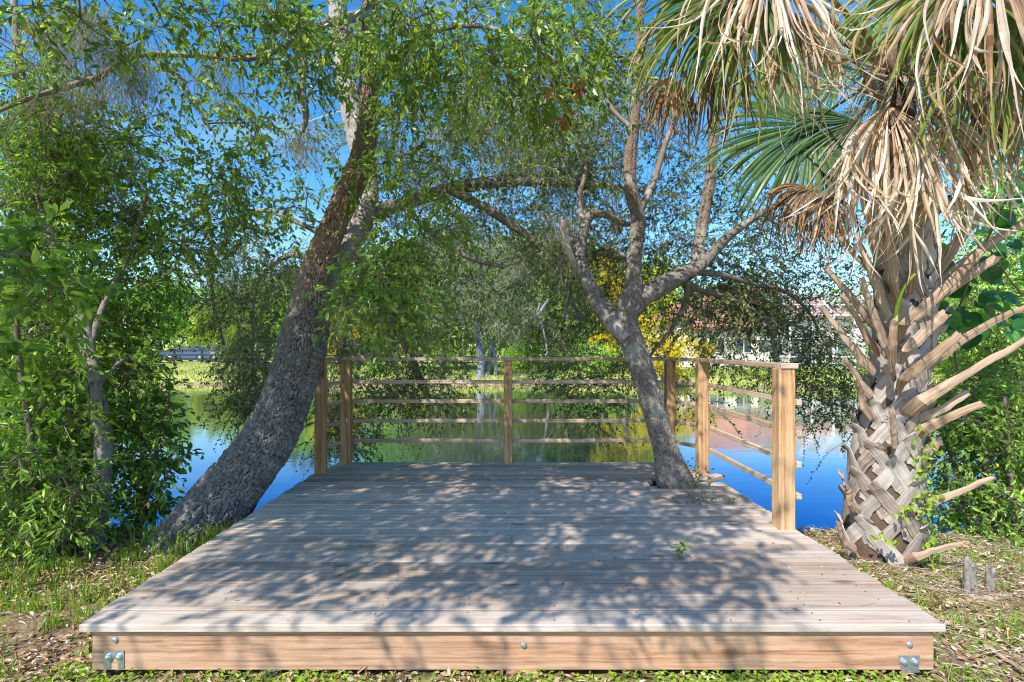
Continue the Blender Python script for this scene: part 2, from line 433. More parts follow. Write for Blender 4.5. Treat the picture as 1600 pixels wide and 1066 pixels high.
M['leaf_vine'] = leaf_mat('leaf_vine', [(0, (.22, .36, .04)), (1, (.42, .58, .07))], .5, .4, .3, 1.2)
M['dry_leaf'] = leaf_mat('dry_leaf', [(0, (.30, .13, .05)), (.6, (.50, .25, .11)), (1, (.65, .40, .22))], .7, .25, .2, 1.1)
M['litter'] = leaf_mat('litter', [(0, (.16, .08, .04)), (.35, (.36, .20, .11)), (.7, (.54, .38, .25)), (1, (.74, .64, .52))], .75, .1, .2, 1.)
M['straw'] = leaf_mat('straw', [(0, (.25, .18, .11)), (.5, (.45, .36, .25)), (1, (.66, .58, .46))], .7, .15, .2, 1.)
M['grass_near'] = leaf_mat('grass_near', [(0, (0.084, 0.184, 0.021)), (.5, (0.202, 0.367, 0.031)), (.85, (0.404, 0.540, 0.052)), (1, (0.712, 0.594, 0.230))], .5, .4, .3, 1.2)
M['grass_far'] = leaf_mat('grass_far', [(0, (.20, .28, .06)), (.6, (.42, .48, .11)), (1, (.62, .56, .24))], .6, .3, .2, 1.1)
M['moss'] = leaf_mat('moss', [(0, (.24, .22, .18)), (.5, (.40, .375, .31)), (1, (.56, .54, .45))], .85, .35, .1, 1.0)
M['bark_main'] = bark_mat('bark_main', (.075, .066, .062), (.19, .175, .165), (.44, .42, .41), (.03, .022, .018), None, .6, (1.95, 2.75, (.18, .115, .08), (.50, .35, .26)))
M['bark_red'] = bark_mat('bark_red', (.20, .11, .07), (.36, .22, .15), (.50, .34, .24), (.12, .06, .035))
M['bark_deck'] = bark_mat('bark_deck', (.12, .10, .085), (.22, .19, .165), (.37, .33, .30), (.06, .045, .035), (.42, .40, .36), .6, (2.9, 3.5, (.15, .10, .07), (.34, .25, .19)))
M['bark_branch'] = bark_mat('bark_branch', (.13, .11, .10), (.25, .22, .20), (.40, .36, .33), (.06, .045, .035), (.40, .38, .34))
M['bark_pale'] = bark_mat('bark_pale', (.22, .19, .16), (.38, .34, .30), (.56, .53, .48), (.15, .12, .09), (.55, .53, .46))
M['bark_white'] = bark_mat('bark_white', (.14, .15, .17), (.27, .28, .32), (.42, .43, .48), (.12, .12, .12))
M['twig'] = plain('twig', (.17, .13, .10), .85, nz=.3, nscale=30)
M['twig_pale'] = plain('twig_pale', (.42, .38, .32), .8, nz=.25, nscale=30)
M['deckwood'] = wood_mat('deckwood', (.30, .20, .14), (.44, .325, .24), (.54, .42, .325), (.50, .435, .375), .8, 1.0, True)
M['rimwood'] = wood_mat('rimwood', (.24, .10, .045), (.47, .245, .13), (.60, .37, .23), (.42, .31, .23), .4, 1.6)
M['postwood'] = wood_mat('postwood', (.25, .11, .035), (.47, .25, .10), (.62, .38, .19), (.44, .33, .22), .4, 2.2)
M['railwood'] = wood_mat('railwood', (.32, .19, .11), (.54, .37, .25), (.66, .49, .36), (.44, .36, .30), .5, 1.2, False)
M['steel'] = plain('steel', (.55, .62, .68), .38, .85, .5, nz=.2, nscale=60)
M['boot'] = wood_mat('boot', (.17, .115, .08), (.36, .28, .22), (.51, .43, .36), (.43, .385, .35), .8, 1.5, False, .85, .6)
M['stub'] = wood_mat('stub', (.19, .10, .05), (.39, .25, .15), (.53, .375, .255), (.42, .35, .29), .4, 1.5, False, .7, .5)
M['fiber'] = plain('fiber', (.12, .08, .055), .95, nz=.5, nscale=40)
M['frond_dead'] = leaf_mat('frond_dead', [(0, (.20, .10, .05)), (.3, (.40, .25, .14)), (.6, (.52, .40, .29)), (1, (.70, .62, .55))], .6, .25, .25, 1.05)
M['frond_bleached'] = leaf_mat('frond_bleached', [(0, (.34, .20, .11)), (.35, (.60, .44, .31)), (.7, (.74, .62, .51)), (1, (.84, .78, .72))], .6, .25, .25, 1.05)
M['frond_brown'] = leaf_mat('frond_brown', [(0, (.18, .085, .04)), (.5, (.34, .19, .09)), (1, (.48, .31, .18))], .7, .25, .2, 1.05)
M['frond_mixed'] = leaf_mat('frond_mixed', [(0, (.08, .15, .03)), (.4, (.18, .25, .05)), (.65, (.34, .34, .09)), (.85, (.46, .30, .14)), (1, (.58, .44, .30))], .5, .35, .3, 1.1)
M['frond_green'] = leaf_mat('frond_green', [(0, (0.035, 0.089, 0.029)), (.6, (0.078, 0.164, 0.049)), (1, (0.176, 0.273, 0.078))], .4, .25, .4, 1.1)
M['fence'] = plain('fence', (.035, .034, .033), .7, nz=.3)
M['white'] = plain('white', (.78, .78, .76), .5)
M['stucco'] = plain('stucco', (.78, .72, .64), .9, nz=.08, nscale=3)
M['glass'] = plain('glass', (.05, .07, .09), .08, 0, .8)
M['carblue'] = plain('carblue', (.07, .13, .28), .4, .1, .4)
M['carwhite'] = plain('carwhite', (.22, .24, .28), .4, 0, .6)
M['cardark'] = plain('cardark', (.05, .05, .055), .3, .2, .6)
M['tyre'] = plain('tyre', (.03, .03, .03), .8)
M['teal'] = plain('teal', (.04, .40, .46), .5)
M['piling'] = plain('piling', (.24, .13, .08), .85, nz=.3, nscale=20)
M['road'] = plain('road', (.50, .48, .45), .9, nz=.1, nscale=2)

n = NT('rooftile'); g = n.n('NewGeometry'); w = n.n('TexWave', wave_type='BANDS', bands_direction='Z'); w.inputs['Scale'].default_value = 1.1
w.inputs['Distortion'].default_value = .6; n.l(g.outputs['Position'], w.inputs['Vector'])
M['rooftile'] = n.done(n.bsdf(n.mix(n.noise(g.outputs['Position'], 2.5, 4), (.34, .14, .10), (.58, .31, .24)), .8, n.bump(w.outputs[1], .7, .05), .2))
n = NT('screen'); t = n.n('BsdfTransparent'); d = n.bsdf((.35, .37, .40), .8); m = n.n('MixShader'); m.inputs[0].default_value = .3
n.l(t.outputs[0], m.inputs[1]); n.l(d, m.inputs[2]); M['screen'] = n.done(m.outputs[0])

# ground: leaf litter, soil and turf by position (real cover, not light)
n = NT('ground'); g = n.n('NewGeometry'); pos = g.outputs['Position']
sep = n.n('SeparateXYZ'); n.l(pos, sep.inputs[0])
big = n.noise(pos, 1.4, 5, .6); fine = n.noise(pos, 45, 5, .7); mid = n.noise(pos, 9, 5, .65)
soil = n.ramp(fine, [(.3, (.10, .065, .04)), (.5, (.25, .17, .11)), (.7, (.44, .33, .23))])
turf = n.ramp(mid, [(.3, (.10, .17, .03)), (.55, (.24, .32, .06)), (.75, (.42, .42, .14))])
near = n.mix(n.ramp(n.math('ADD', n.math('MULTIPLY', big, .6), n.math('MULTIPLY', mid, .4)), [(.46, (0, 0, 0)), (.60, (1, 1, 1))]), soil, turf)
fn = n.noise(n.mapping(pos, (.35, .12, 0)), 1.0, 6, .65); fn2 = n.noise(n.mapping(pos, (3, 1.2, 3)), 1.0, 5, .7)
farc = n.ramp(n.math('ADD', n.math('MULTIPLY', fn, .55), n.math('MULTIPLY', fn2, .45)), [(.32, (.20, .27, .06)), (.5, (.42, .45, .12)), (.66, (.60, .55, .22))])
mud = n.ramp(fn2, [(.35, (.14, .09, .055)), (.65, (.40, .29, .18))])
farc = n.mix(n.ramp(n.math('ADD', sep.outputs[2], n.math('MULTIPLY', fn2, .2)), [(.0, (1, 1, 1)), (.0, (1, 1, 1))]), farc, farc)
zz = n.math('ADD', sep.outputs[2], n.math('MULTIPLY', fn2, .22))
mr = n.n('MapRange'); mr.inputs['From Min'].default_value = -.34; mr.inputs['From Max'].default_value = -.24; n.l(zz, mr.inputs['Value'])
farc = n.mix(mr.outputs[0], mud, farc)
mr2 = n.n('MapRange'); mr2.inputs['From Min'].default_value = 7; mr2.inputs['From Max'].default_value = 12; n.l(sep.outputs[1], mr2.inputs['Value'])
c = n.mix(mr2.outputs[0], near, farc)
M['ground'] = n.done(n.bsdf(c, .95, n.bump(n.math('ADD', fine, mid), .8, .02), .1))

n = NT('water'); g = n.n('NewGeometry'); pos = g.outputs['Position']
r1 = n.noise(n.mapping(pos, (1.1, 2.6, 1)), 1.0, 3, .5); r2 = n.noise(n.mapping(pos, (6, 14, 1)), 1.0, 2, .5)
h = n.math('ADD', n.math('MULTIPLY', r1, .8), n.math('MULTIPLY', r2, .12))
nm = n.bump(h, .055, .06)
lw = n.n('LayerWeight'); lw.inputs['Blend'].default_value = .55
gl = n.n('BsdfGlossy'); gl.inputs['Roughness'].default_value = .05;  n.l(nm, gl.inputs['Normal'])
df = n.bsdf(n.ramp(lw.outputs['Fresnel'], [(.30, (.01, .05, .06)), (.5, (.15, .17, .06))]), .6, None, .2)
mr = n.n('MapRange'); mr.inputs['To Min'].default_value = .62; mr.inputs['To Max'].default_value = .96; n.l(lw.outputs['Fresnel'], mr.inputs['Value'])
n.l(n.ramp(lw.outputs['Fresnel'], [(.30, (.06, .31, .62)), (.50, (.95, .96, .93))]), gl.inputs[0])  # reflected sky blue is coloured in: gloss tinted at steep view, neutral at grazing
m = n.n('MixShader'); n.l(mr.outputs[0], m.inputs[0]); n.l(df, m.inputs[1]); n.l(gl.outputs[0], m.inputs[2])
M['water'] = n.done(m.outputs[0])

# ---------------------------------------------------------------- world, sun, camera
sc = bpy.context.scene
w = bpy.data.worlds.new('World'); sc.world = w; w.use_nodes = True; nt = w.node_tree; nt.nodes.clear()
sky = nt.nodes.new('ShaderNodeTexSky'); sky.sky_type = 'NISHITA'; sky.sun_disc = False
sky.sun_elevation = E_SUN; sky.sun_rotation = math.pi + A_SUN; sky.altitude = 0; sky.air_density = 1.0; sky.dust_density = .5; sky.ozone_density = 2.0
bg = nt.nodes.new('ShaderNodeBackground'); bg.inputs[1].default_value = .15
tcn = nt.nodes.new('ShaderNodeTexCoord'); mp = nt.nodes.new('ShaderNodeMapping'); mp.inputs['Scale'].default_value = (1.6, 1.6, 5)
nz = nt.nodes.new('ShaderNodeTexNoise'); nz.inputs['Scale'].default_value = 2.2; nz.inputs['Detail'].default_value = 7; nz.inputs['Roughness'].default_value = .6
rp = nt.nodes.new('ShaderNodeValToRGB'); rp.color_ramp.elements[0].position = .5; rp.color_ramp.elements[1].position = .78
rp.color_ramp.elements[0].color = (0, 0, 0, 1); rp.color_ramp.elements[1].color = (.25, .25, .25, 1)
mx = nt.nodes.new('ShaderNodeMix'); mx.data_type = 'RGBA'; mx.inputs[7].default_value = (4.5, 5.2, 6.2, 1)
ot = nt.nodes.new('ShaderNodeOutputWorld')
hs = nt.nodes.new('ShaderNodeHueSaturation'); hs.inputs['Saturation'].default_value = 1.4
for a, b in ((tcn.outputs['Generated'], mp.inputs[0]), (mp.outputs[0], nz.inputs['Vector']), (nz.outputs[0], rp.inputs[0]), (rp.outputs[0], mx.inputs[0]),
             (sky.outputs[0], hs.inputs['Color']), (hs.outputs[0], mx.inputs[6]), (mx.outputs[2], bg.inputs[0]), (bg.outputs[0], ot.inputs[0])): nt.links.new(a, b)
sl = bpy.data.lights.new('sun', 'SUN'); sl.energy = 3.7; sl.angle = math.radians(.55); sl.color = (1, .95, .87)
so = bpy.data.objects.new('sun', sl); col.objects.link(so)
from mathutils import Vector
so.rotation_euler = Vector(tuple(SUN)).to_track_quat('Z', 'Y').to_euler(); so.location = tuple(SUN * 30)
cd = bpy.data.cameras.new('camera'); cam = bpy.data.objects.new('camera', cd); col.objects.link(cam); sc.camera = cam
cam.location = (0, 0, CAMZ); cam.rotation_euler = (math.radians(90), 0, 0)
cd.sensor_width = 36; cd.lens = 36 * F / 1600; cd.shift_y = (HY - 533) / 1600; cd.clip_start = .05; cd.clip_end = 2000
sc.view_settings.view_transform = 'Standard'; sc.view_settings.look = 'None'; sc.view_settings.gamma = 1; sc.view_settings.exposure = .85
sc.cycles.filter_width = 1.05; sc.cycles.max_bounces = 8; sc.cycles.diffuse_bounces = 4; sc.cycles.glossy_bounces = 3; sc.cycles.transmission_bounces = 3; sc.cycles.transparent_max_bounces = 8
sc.cycles.caustics_reflective = False; sc.cycles.caustics_refractive = False
# ================================================================ setting
def sm(t): t = np.clip(t, 0, 1); return t * t * (3 - 2 * t)
WZ = -.50
def ground_z(x, y):
    near_edge = 5.15 + .25 * np.sin(x * .9 + 1) + .12 * np.sin(x * 2.3) + .35 * sm((-x - 2.4) / 1.2) + np.where(np.abs(x) > 9, (np.abs(x) - 9) * .25, 0)
    far_edge = 28.3 + .7 * np.sin(x * .33 + .5) + .4 * np.sin(x * .9) - .06 * np.clip(x, 0, 40)
    a = (y - near_edge + .75) / 1.6; b = (far_edge + 1.6 - y) / 3.2; c = (60 - np.abs(x)) / 5
    p = sm(np.minimum(np.minimum(a, b), c))
    land = np.where(y < 15, .03 + .02 * np.sin(x * 1.7) * np.sin(y * 1.3), .02 + .10 * sm((y - 30) / 14) + .05 * np.sin(x * .4) + .9 * sm((y - 70) / 60))
    return land * (1 - p) - 1.25 * p
def nonuni(lo, hi, dense_lo, dense_hi, step, grow=1.16):
    a = list(np.arange(dense_lo, dense_hi + 1e-6, step)); s = step
    while a[-1] < hi: s *= grow; a.append(a[-1] + s)
    s = step
    while a[0] > lo: s *= grow; a.insert(0, a[0] - s)
    return np.array(a)
gx = nonuni(-700, 700, -6, 6, .06, 1.10); gy = nonuni(-30, 900, 1.6, 7.5, .06, 1.045)
X, Y = np.meshgrid(gx, gy)
Z = ground_z(X, Y)
nearm = np.clip((9 - Y) / 3, 0, 1) * (np.abs(X) < 9)
Z = Z + nearm * ((vnoise(X * 6, Y * 6, 3) - .5) * .035 + (vnoise(X * 17, Y * 17, 4) - .5) * .016) + (1 - nearm) * (vnoise(X * 1.3, Y * 1.3, 8) - .5) * .07 * (Z > -.7)
mb = MB(); nx = len(gx); ny = len(gy)
i = (np.arange(ny - 1) * nx)[:, None]; j = np.arange(nx - 1)[None]
mb.add(np.stack([X, Y, Z], -1), np.stack([i + j, i + j + 1, i + nx + j + 1, i + nx + j], -1).reshape(-1, 4))
tag(mb.build('ground', M['ground'], None, True), 'leaf littered bank and grassy land around the pond', kind='structure')
mb = MB(); mb.add([[-75, 3, WZ], [75, 3, WZ], [75, 34, WZ], [-75, 34, WZ]], np.array([[0, 1, 2, 3]]))
tag(mb.build('water', M['water']), 'still pond reflecting blue sky and trees', kind='structure')
mb = MB(); ys = (49.5, 52.5)
xs = np.linspace(-70, 2, 40)
for k in range(39):
    z = [float(ground_z(np.array(xs[q]), np.array(yy))) + .06 for q, yy in ((k, ys[0]), (k + 1, ys[0]), (k + 1, ys[1]), (k, ys[1]))]
    mb.add([[xs[k], ys[0], z[0]], [xs[k + 1], ys[0], z[1]], [xs[k + 1], ys[1], z[2]], [xs[k], ys[1], z[3]]], np.array([[0, 1, 2, 3]]))
tag(mb.build('road', M['road']), 'pale gravel lane behind the dark board fence', kind='structure')

# litter and grass ---------------------------------------------------------
def on_ground(x, y): return np.stack([x, y, ground_z(x, y)], 1)
def scat(n, x0, x1, y0, y1, dens=None):
    x = rng.uniform(x0, x1, n); y = rng.uniform(y0, y1, n)
    k = ~((np.abs(x) < 2.0) & (y > 2.5)) & (ground_z(x, y) > -.46)
    if dens is not None: k &= rng.random(n) < dens(x, y)
    return x[k], y[k]
mb = MB()
x, y = scat(48000, -4.6, 4.6, 2.2, 5.2, lambda x, y: np.where(x < 0, 1., .5) * (.25 + .75 * (vnoise(x * 2.3 + 20, y * 2.3, 12) > .42)))
p = on_ground(x, y); p[:, 2] += .008 + .03 * rng.random(len(x)); n_ = len(x)
leaves(mb, p, nrm(rng.normal(size=(n_, 3)) * [1, 1, .3]), rng.normal(size=(n_, 3)) * .45 + [0, 0, 1], .042 * (.4 + rng.random(n_)), .019 * (.5 + .8 * rng.random(n_)), rng.random(n_) ** .8)
tag(mb.build('leaf_litter', M['litter']), 'brown dry oak leaves scattered on the bank beside the deck', 'leaf litter', kind='stuff')
mb = MB()
x, y = scat(9000, 1.9, 5.2, 2.2, 5.2, lambda x, y: .25 + .75 * np.exp(-((x - 2.9) ** 2 + (y - 3.5) ** 2) / .9))
p = on_ground(x, y); n_ = len(x); a = rng.random(n_) * 6.28
e = p + np.stack([np.cos(a), np.sin(a), rng.random(n_) * .25], 1) * (.06 + .22 * rng.random(n_) ** 2)[:, None]; p[:, 2] += .015; e[:, 2] = np.maximum(e[:, 2], ground_z(e[:, 0], e[:, 1]) + .015)
mi = (p + e) / 2; mi[:, 2] += .02
seg_tubes(mb, p, e, mi, .0022, .001, rnd=.5, n=4)
mb.R = [np.random.default_rng(2).random(len(r)) for r in mb.R]
tag(mb.build('dry_straw', M['straw']), 'bleached dry palm straw strewn around the palm base', 'straw', kind='stuff')
mb = MB()
def tufts(cx, cy, n, h, spread=.03, lean=.8, w=.0048):
    k = len(cx); ci = np.repeat(np.arange(k), n)
    x = cx[ci] + rng.normal(size=k * n) * spread; y = cy[ci] + rng.normal(size=k * n) * spread
    ok = ~((np.abs(x) < 2.06) & (y > 2.42))
    grass(mb, on_ground(x[ok], y[ok]), (np.asarray(h) * np.ones(k))[ci][ok], w, lean)
x, y = scat(1150, -4.8, -1.9, 2.3, 5.3, lambda x, y: .25 + .75 * (vnoise(x * 2 + 9, y * 2, 31) > .5) ); tufts(x, y, 15, .06 + .08 * rng.random(len(x)))
x, y = scat(260, -3.6, -2.15, 3.35, 4.7, lambda x, y: 1. * (vnoise(x * 2.5 + 3, y * 2.5, 77) > .5)); tufts(x, y, 20, .07 + .09 * rng.random(len(x)), .035)
x, y = scat(1300, 2.0, 5.4, 2.3, 4.9, lambda x, y: .22 + .6 * (vnoise(x * 2.6, y * 2.6, 33) > .5)); tufts(x, y, 14, .05 + .06 * rng.random(len(x)), .035, .9)
x, y = scat(700, -2.2, 2.2, 2.36, 2.52, lambda x, y: 1. * (np.abs(x - .05) > .11)); tufts(x, y, 9, .035 + .03 * rng.random(len(x)), .02, .9, .005)
x, y = scat(40, -2.9, -2.2, 3.95, 4.25); tufts(x, y, 9, .24, .03, .7, .009)
x, y = scat(14, 1.9, 2.6, 4.4, 5.0); tufts(x, y, 5, .30, .03, .25, .007)
tag(mb.build('grass', M['grass_near']), 'fresh green grass tufts along the near bank', 'grass', kind='stuff')
# low clover below the rim board
mb = MB(); x, y = scat(3000, -2.3, 2.4, 2.34, 2.54, lambda x, y: (np.abs(x - .05) > .11) * .25 + .75 * (vnoise(x * 3 + 40, y, 41) > .45))
p = on_ground(x, y); p[:, 2] += .01 + .035 * rng.random(len(x)); n_ = len(x)
leaves(mb, p, nrm(rng.normal(size=(n_, 3)) * [1, 1, .2]), rng.normal(size=(n_, 3)) * .4 + [0, -.3, 1], .024, .016, rng.random(n_))
tag(mb.build('clover', M['leaf_vine']), 'low bright green clover below the front rim board', 'clover', kind='stuff')
# far bank turf
mb = MB(); x = rng.uniform(-30, 30, 36000); y = 26.2 + rng.random(36000) ** 1.7 * 20; z = ground_z(x, y); k = (z > -.47)
h = .10 + .22 * (vnoise(x[k] * .6, y[k] * .4, 51) > .55) * (y[k] < 33)
grass(mb, np.stack([x[k], y[k], z[k]], 1), h, .06, .9)
tag(mb.build('bank_grass', M['grass_far']), 'sunlit yellow green grass on the far bank', 'grass', kind='stuff')
mb = MB(); x = rng.uniform(9, 24, 2600); y = rng.uniform(25.0, 28.0, 2600); z = ground_z(x, y); k = (z > -.9) & (vnoise(x * .8, y * .8, 61) > .45)
grass(mb, np.stack([x[k], y[k], np.maximum(z[k], -.55)], 1), .9, .045, .35)
mb.R = [r * .5 + .5 for r in mb.R]
tag(mb.build('reeds', M['grass_near']), 'tan green reeds at the far waterline below the house', 'reeds', kind='stuff')

# ================================================================ deck
deck = thing('wooden_deck', 'weathered timber deck with post and rail guard built out over the pond', 'deck', (0, 4.2, .3))
DZ = .30; TH = .036; Y0 = 2.455; YB = 5.92
TX, TY = P(1050, 765, 4.78)[:2]; TX += .03; TY = 4.98       # where the tree comes through
mb = MB(); nb = 24; pit = (YB - Y0) / nb
for k in range(nb):
    yc = Y0 + pit * (k + .5); w = pit - .008
    xl = -2.035 + rng.normal() * .004; xr = 2.03 + rng.normal() * .006
    f = (yc - 5.35) / .57
    if f > 0: xl += .10 * f; xr -= .27 * f
    z = DZ - TH / 2 + rng.normal() * .0012
    spans = [(xl, xr)]
    if abs(yc - 4.95) < .22:
        hw = math.sqrt(max(  .225 ** 2 - (yc - 4.95) ** 2, .006)); xc_ = 1.525 - (yc - 4.95) * .15
        spans = [(xl, xc_ - hw), (xc_ + hw, xr)]
        if 5.0 < yc < 5.2: spans = [(xl, xc_ - hw)]
    r = rng.random()
    # butt joints so that the boards are not all one length
    out = []
    for a, b in spans:
        if b - a > 3.4 and rng.random() < .25:
            j = rng.choice([-1.22, 0., 1.22]); out += [(a, j - .002, r), (j + .002, b, rng.random())]
        else: out.append((a, b, r))
    for a, b, rr in out:
        board(mb, (a, yc, z), (b, yc, z + rng.normal() * .001), w, TH, (0, rng.normal() * .006, 1), .004, rr)
child(mb, 'decking', M['deckwood'], deck)
# rim boards
rz = DZ - TH - .098 - .001
mb = MB(); board(mb, (-1.99, Y0 + .05, rz), (2.0, Y0 + .05, rz), .038, .196, (0, 0, 1), .004, .6, 3.3); front_rim = child(mb, 'rim_board', M['rimwood'], deck, label='long sunlit front rim board with knots and bolts')
for xx in (-1.985, 1.985):
    mb = MB(); board(mb, (xx, Y0 + .072, rz), (xx, 5.42, rz), .038, .184); child(mb, 'rim_board', M['rimwood'], deck)
mb = MB(); board(mb, (-1.85, YB - .05, rz), (1.72, YB - .05, rz), .038, .184); child(mb, 'rim_board', M['rimwood'], deck)
for (a, b) in (((-1.985, 5.44), (-1.87, YB - .06)), ((1.985, 5.44), (1.74, YB - .06))):
    mb = MB(); board(mb, (*a, rz), (*b, rz), .038, .184); child(mb, 'rim_board', M['rimwood'], deck)
mb = MB()
for yy in np.arange(Y0 + .5, 5.8, .42): 
    if abs(yy - TY) > .25: board(mb, (-1.96, yy, rz), (1.96 if yy < 5.4 else 1.7, yy, rz), .038, .18)
child(mb, 'joists', M['rimwood'], deck)
# footings
for (xx, yy, zb) in ((-1.86, 2.62, -.1), (0.05, 2.520, -.1), (1.86, 2.62, -.1), (-1.9, 4.1, -.6), (1.9, 4.1, -.6), (-1.85, 5.75, -1.3), (1.66, 5.75, -1.3), (0, 5.75, -1.3)):
    mb = MB(); board(mb, (xx, yy, zb), (xx, yy, rz - .0985), .155 if xx == .05 else .10, .10, (0, 1, 0)); child(mb, 'support_post', M['rimwood'], deck)
# end blocks at the trimmed corner beside the tree
mb = MB(); a = P(1078, 752, 5.10); b = P(1126, 736, 5.36); board(mb, (a[0], a[1], DZ - .02), (b[0], b[1], DZ - .02), .10, .04, (0, 0, 1), .004, .95); child(mb, 'end_block', M['railwood'], deck)
mb = MB(); board(mb, (1.25, 4.742, DZ + .0065), (2.0, 4.742, DZ + .0065), .05, .012, (0, 0, 1), .002, .9); child(mb, 'trim_strip', M['railwood'], deck)
# guard posts and rails
POSTS = {'nr': (1.955, 3.78), 'fr': (1.955, 5.40), 'br': (1.76, 5.85), 'bm': (-.045, 5.87), 'bl': (-1.845, 5.85), 'fl': (-1.965, 5.40)}
PW = {'nr': .115, 'fr': .105, 'br': .10, 'bm': .098, 'bl': .105, 'fl': .10}
TOP = 1.445
for k, (px, py) in POSTS.items():
    mb = MB(); s = PW[k]; board(mb, (px, py, rz - .06), (px, py, TOP - .001), s, s, (0, 1, 0), .005, .4 + .5 * (k in ('nr', 'fr')))
    lab = 'knotty golden near post of the right side guard' if k == 'nr' else None
    p_ = child(mb, 'guard_post', M['postwood'], deck, label=lab)
def rail(p, q, z, w=.038, t=.038, name='rail', ext=(0, 0)):
    p = np.array([*p, z]); q = np.array([*q, z]); d = nrm(q - p)
    mb = MB(); board(mb, p - d * ext[0], q + d * ext[1], w, t, (0, 0, 1), .003); child(mb, name, M['railwood'], deck)
o = .072
for z in (1.205, .985, .765, .54):
    rail((-1.80, 5.92 + .012), (1.76, 5.92 + .012), z, .032, .041)
    rail((2.03, 3.70), (2.03, 5.46), z, .032, .041)
    rail((2.025, 5.485), (1.80, 5.915), z, .032, .041)
    rail((-2.03, 5.42), (-1.86, 5.925), z, .032, .041)
zt = TOP + .018
rail((-1.90, 5.88), (-.05, 5.88), zt, .12, .036, 'top_rail'); rail((-.046, 5.88), (1.79, 5.88), zt, .12, .036, 'top_rail')
rail((1.965, 3.80), (1.965, 5.44), zt, .12, .036, 'top_rail'); rail((1.94, 5.50), (1.84, 5.80), zt - .001, .11, .035, 'top_rail')
rail((-1.975, 5.34), (-1.93, 5.84), zt - .001, .10, .035, 'top_rail')
mb = MB(); board(mb, (1.905, 3.755, zt), (2.028, 3.755, zt), .086, .038, (0, 0, 1), .003, .9); child(mb, 'rail_end_cap', M['railwood'], deck, label='small pale block capping the near end of the rail')
# hardware on the front rim
yf = Y0 + .05 - .019
def hw(xc, zc, kind):
    if kind == 'bolt':
        mb = MB(); disc_bolt(mb, (xc, yf - .0005, zc), .015, h=.010); child(mb, 'carriage_bolt', M['steel'], deck); return
    mb = MB()
    if kind == 'tie':   # inverted-U strap
        pts = [(-.046, -.05), (-.046, .036), (.046, .036), (.046, -.05), (.018, -.05), (.018, -.018), (.006, .0), (-.006, 0), (-.018, -.018), (-.018, -.05)]
    else: pts = [(-.05, .036), (-.036, -.045), (.044, -.045), (.05, .036)]
    prism(mb, [(xc + u, zc + v) for u, v in pts], yf - .004, yf - .0005, 1)
    t_ = child(mb, 'bracket', M['steel'], deck)
    for s in (-1, 1):
        b = MB(); disc_bolt(b, (xc + s * .026, yf - .0045, zc + .008), .0145, h=.014, sides=6 if kind == 'tie' else 8); child(b, 'bolt', M['steel'], t_)
kx = (Y0 + .03) / F
hw((180 - 800) * kx, CAMZ - (999 - HY) * kx, 'bolt'); hw((818 - 800) * kx, CAMZ - (1008 - HY) * kx, 'bolt'); hw((1421 - 800) * kx, CAMZ - (1007 - HY) * kx, 'bolt')
hw((179 - 800) * kx, CAMZ - (1028 - HY) * kx, 'tie'); hw((1420 - 800) * kx, CAMZ - (1036 - HY) * kx, 'plate')
mb = MB(); box(mb, (.05 - .042, 2.4655, -.02), (.05 + .042, 2.4695, .062)); br = child(mb, 'bracket', M['steel'], deck)
for s in (-1, 1):
    b = MB(); disc_bolt(b, (.05 + s * .026, 2.465, .042), .0145, h=.012, sides=8); child(b, 'bolt', M['steel'], br)
# deck screws (heads in the boards)
mb = MB()
for k in range(nb):
    yc = Y0 + pit * (k + .5)
    for xx in np.arange(-1.9, 1.95, .42):
        for s in (-.035, .035):
            if rng.random() < .8 and not (abs(yc - TY) < .3 and abs(xx - TX) < .4) and (yc < 5.3 or abs(xx) < 1.6):
                c = np.array([xx + rng.normal() * .006, yc + s + rng.normal() * .004, DZ + .0035]); r = .0042
                a = np.arange(6) * math.pi / 3
                mb.add(np.stack([c[0] + r * np.cos(a), c[1] + r * np.sin(a), np.full(6, c[2])], 1), np.array([list(range(6))]))
child(mb, 'deck_screws', M['cardark'], deck)['kind'] = 'stuff'

# bits on the deck: dry leaves, twigs, sprig growing up
for (x, y, lab) in ((1062, 862, 'small green sprig growing up between the deck boards in the shade'),):
    c = P(x, y + 12, F * 1.3 / (y + 14 - HY)); c[2] = DZ
    t_ = thing('seedling_sprig', lab, 'plant', c)
    mb = MB(); mt = MB()
    ts = c + np.array([[.0, 0, 0]]); te = c + np.array([[.0, 0, .13], [.04, .01, .10], [-.03, 0, .09]])
    seg_tubes(mt, np.repeat(ts, 3, 0), te, (te + ts) / 2 + .005, .002, .001, n=4)
    pp = ts + (te[rng.integers(0, 3, 26)] - ts) * rng.uniform(.2, 1, 26)[:, None]
    leaves(mb, pp, rdir(26, .3), rng.normal(size=(26, 3)) + [0, -.3, 1], .04, .013, rng.random(26) * .7)
    child(mt, 'stem', M['twig'], t_); child(mb, 'leaves', M['leaf_bush'], t_)
c = P(1095, 790, F * 1.3 / (786 - HY)); c[2] = DZ
t_ = thing('basal_sprout', 'leafy sprout with a trailing twig at the foot of the tree in the deck', 'plant', c)
mb = MB(); mt = MB()
path = [c + [-.03, .12, .0], c + [.0, .02, .02], c + [.12, -.04, .012], c + [.28, -.06, .010]]
tube(mt, path, [.003, .003, .002, .001], 5, 12); tube(mt, [c + [-.03, .12, 0], c + [.0, .1, .15], c + [.06, .06, .25]], [.003, .002, .001], 5, 8)
tube(mt, [c + [-.05, .12, 0], c + [-.02, .15, .12], c + [-.03, .12, .24]], [.003, .002, .001], 5, 8)
tube(mt, [c + [-.03, 0, .01], c + [-.12, -.02, .02], c + [-.24, .02, .012]], [.003, .002, .001], 5, 8)
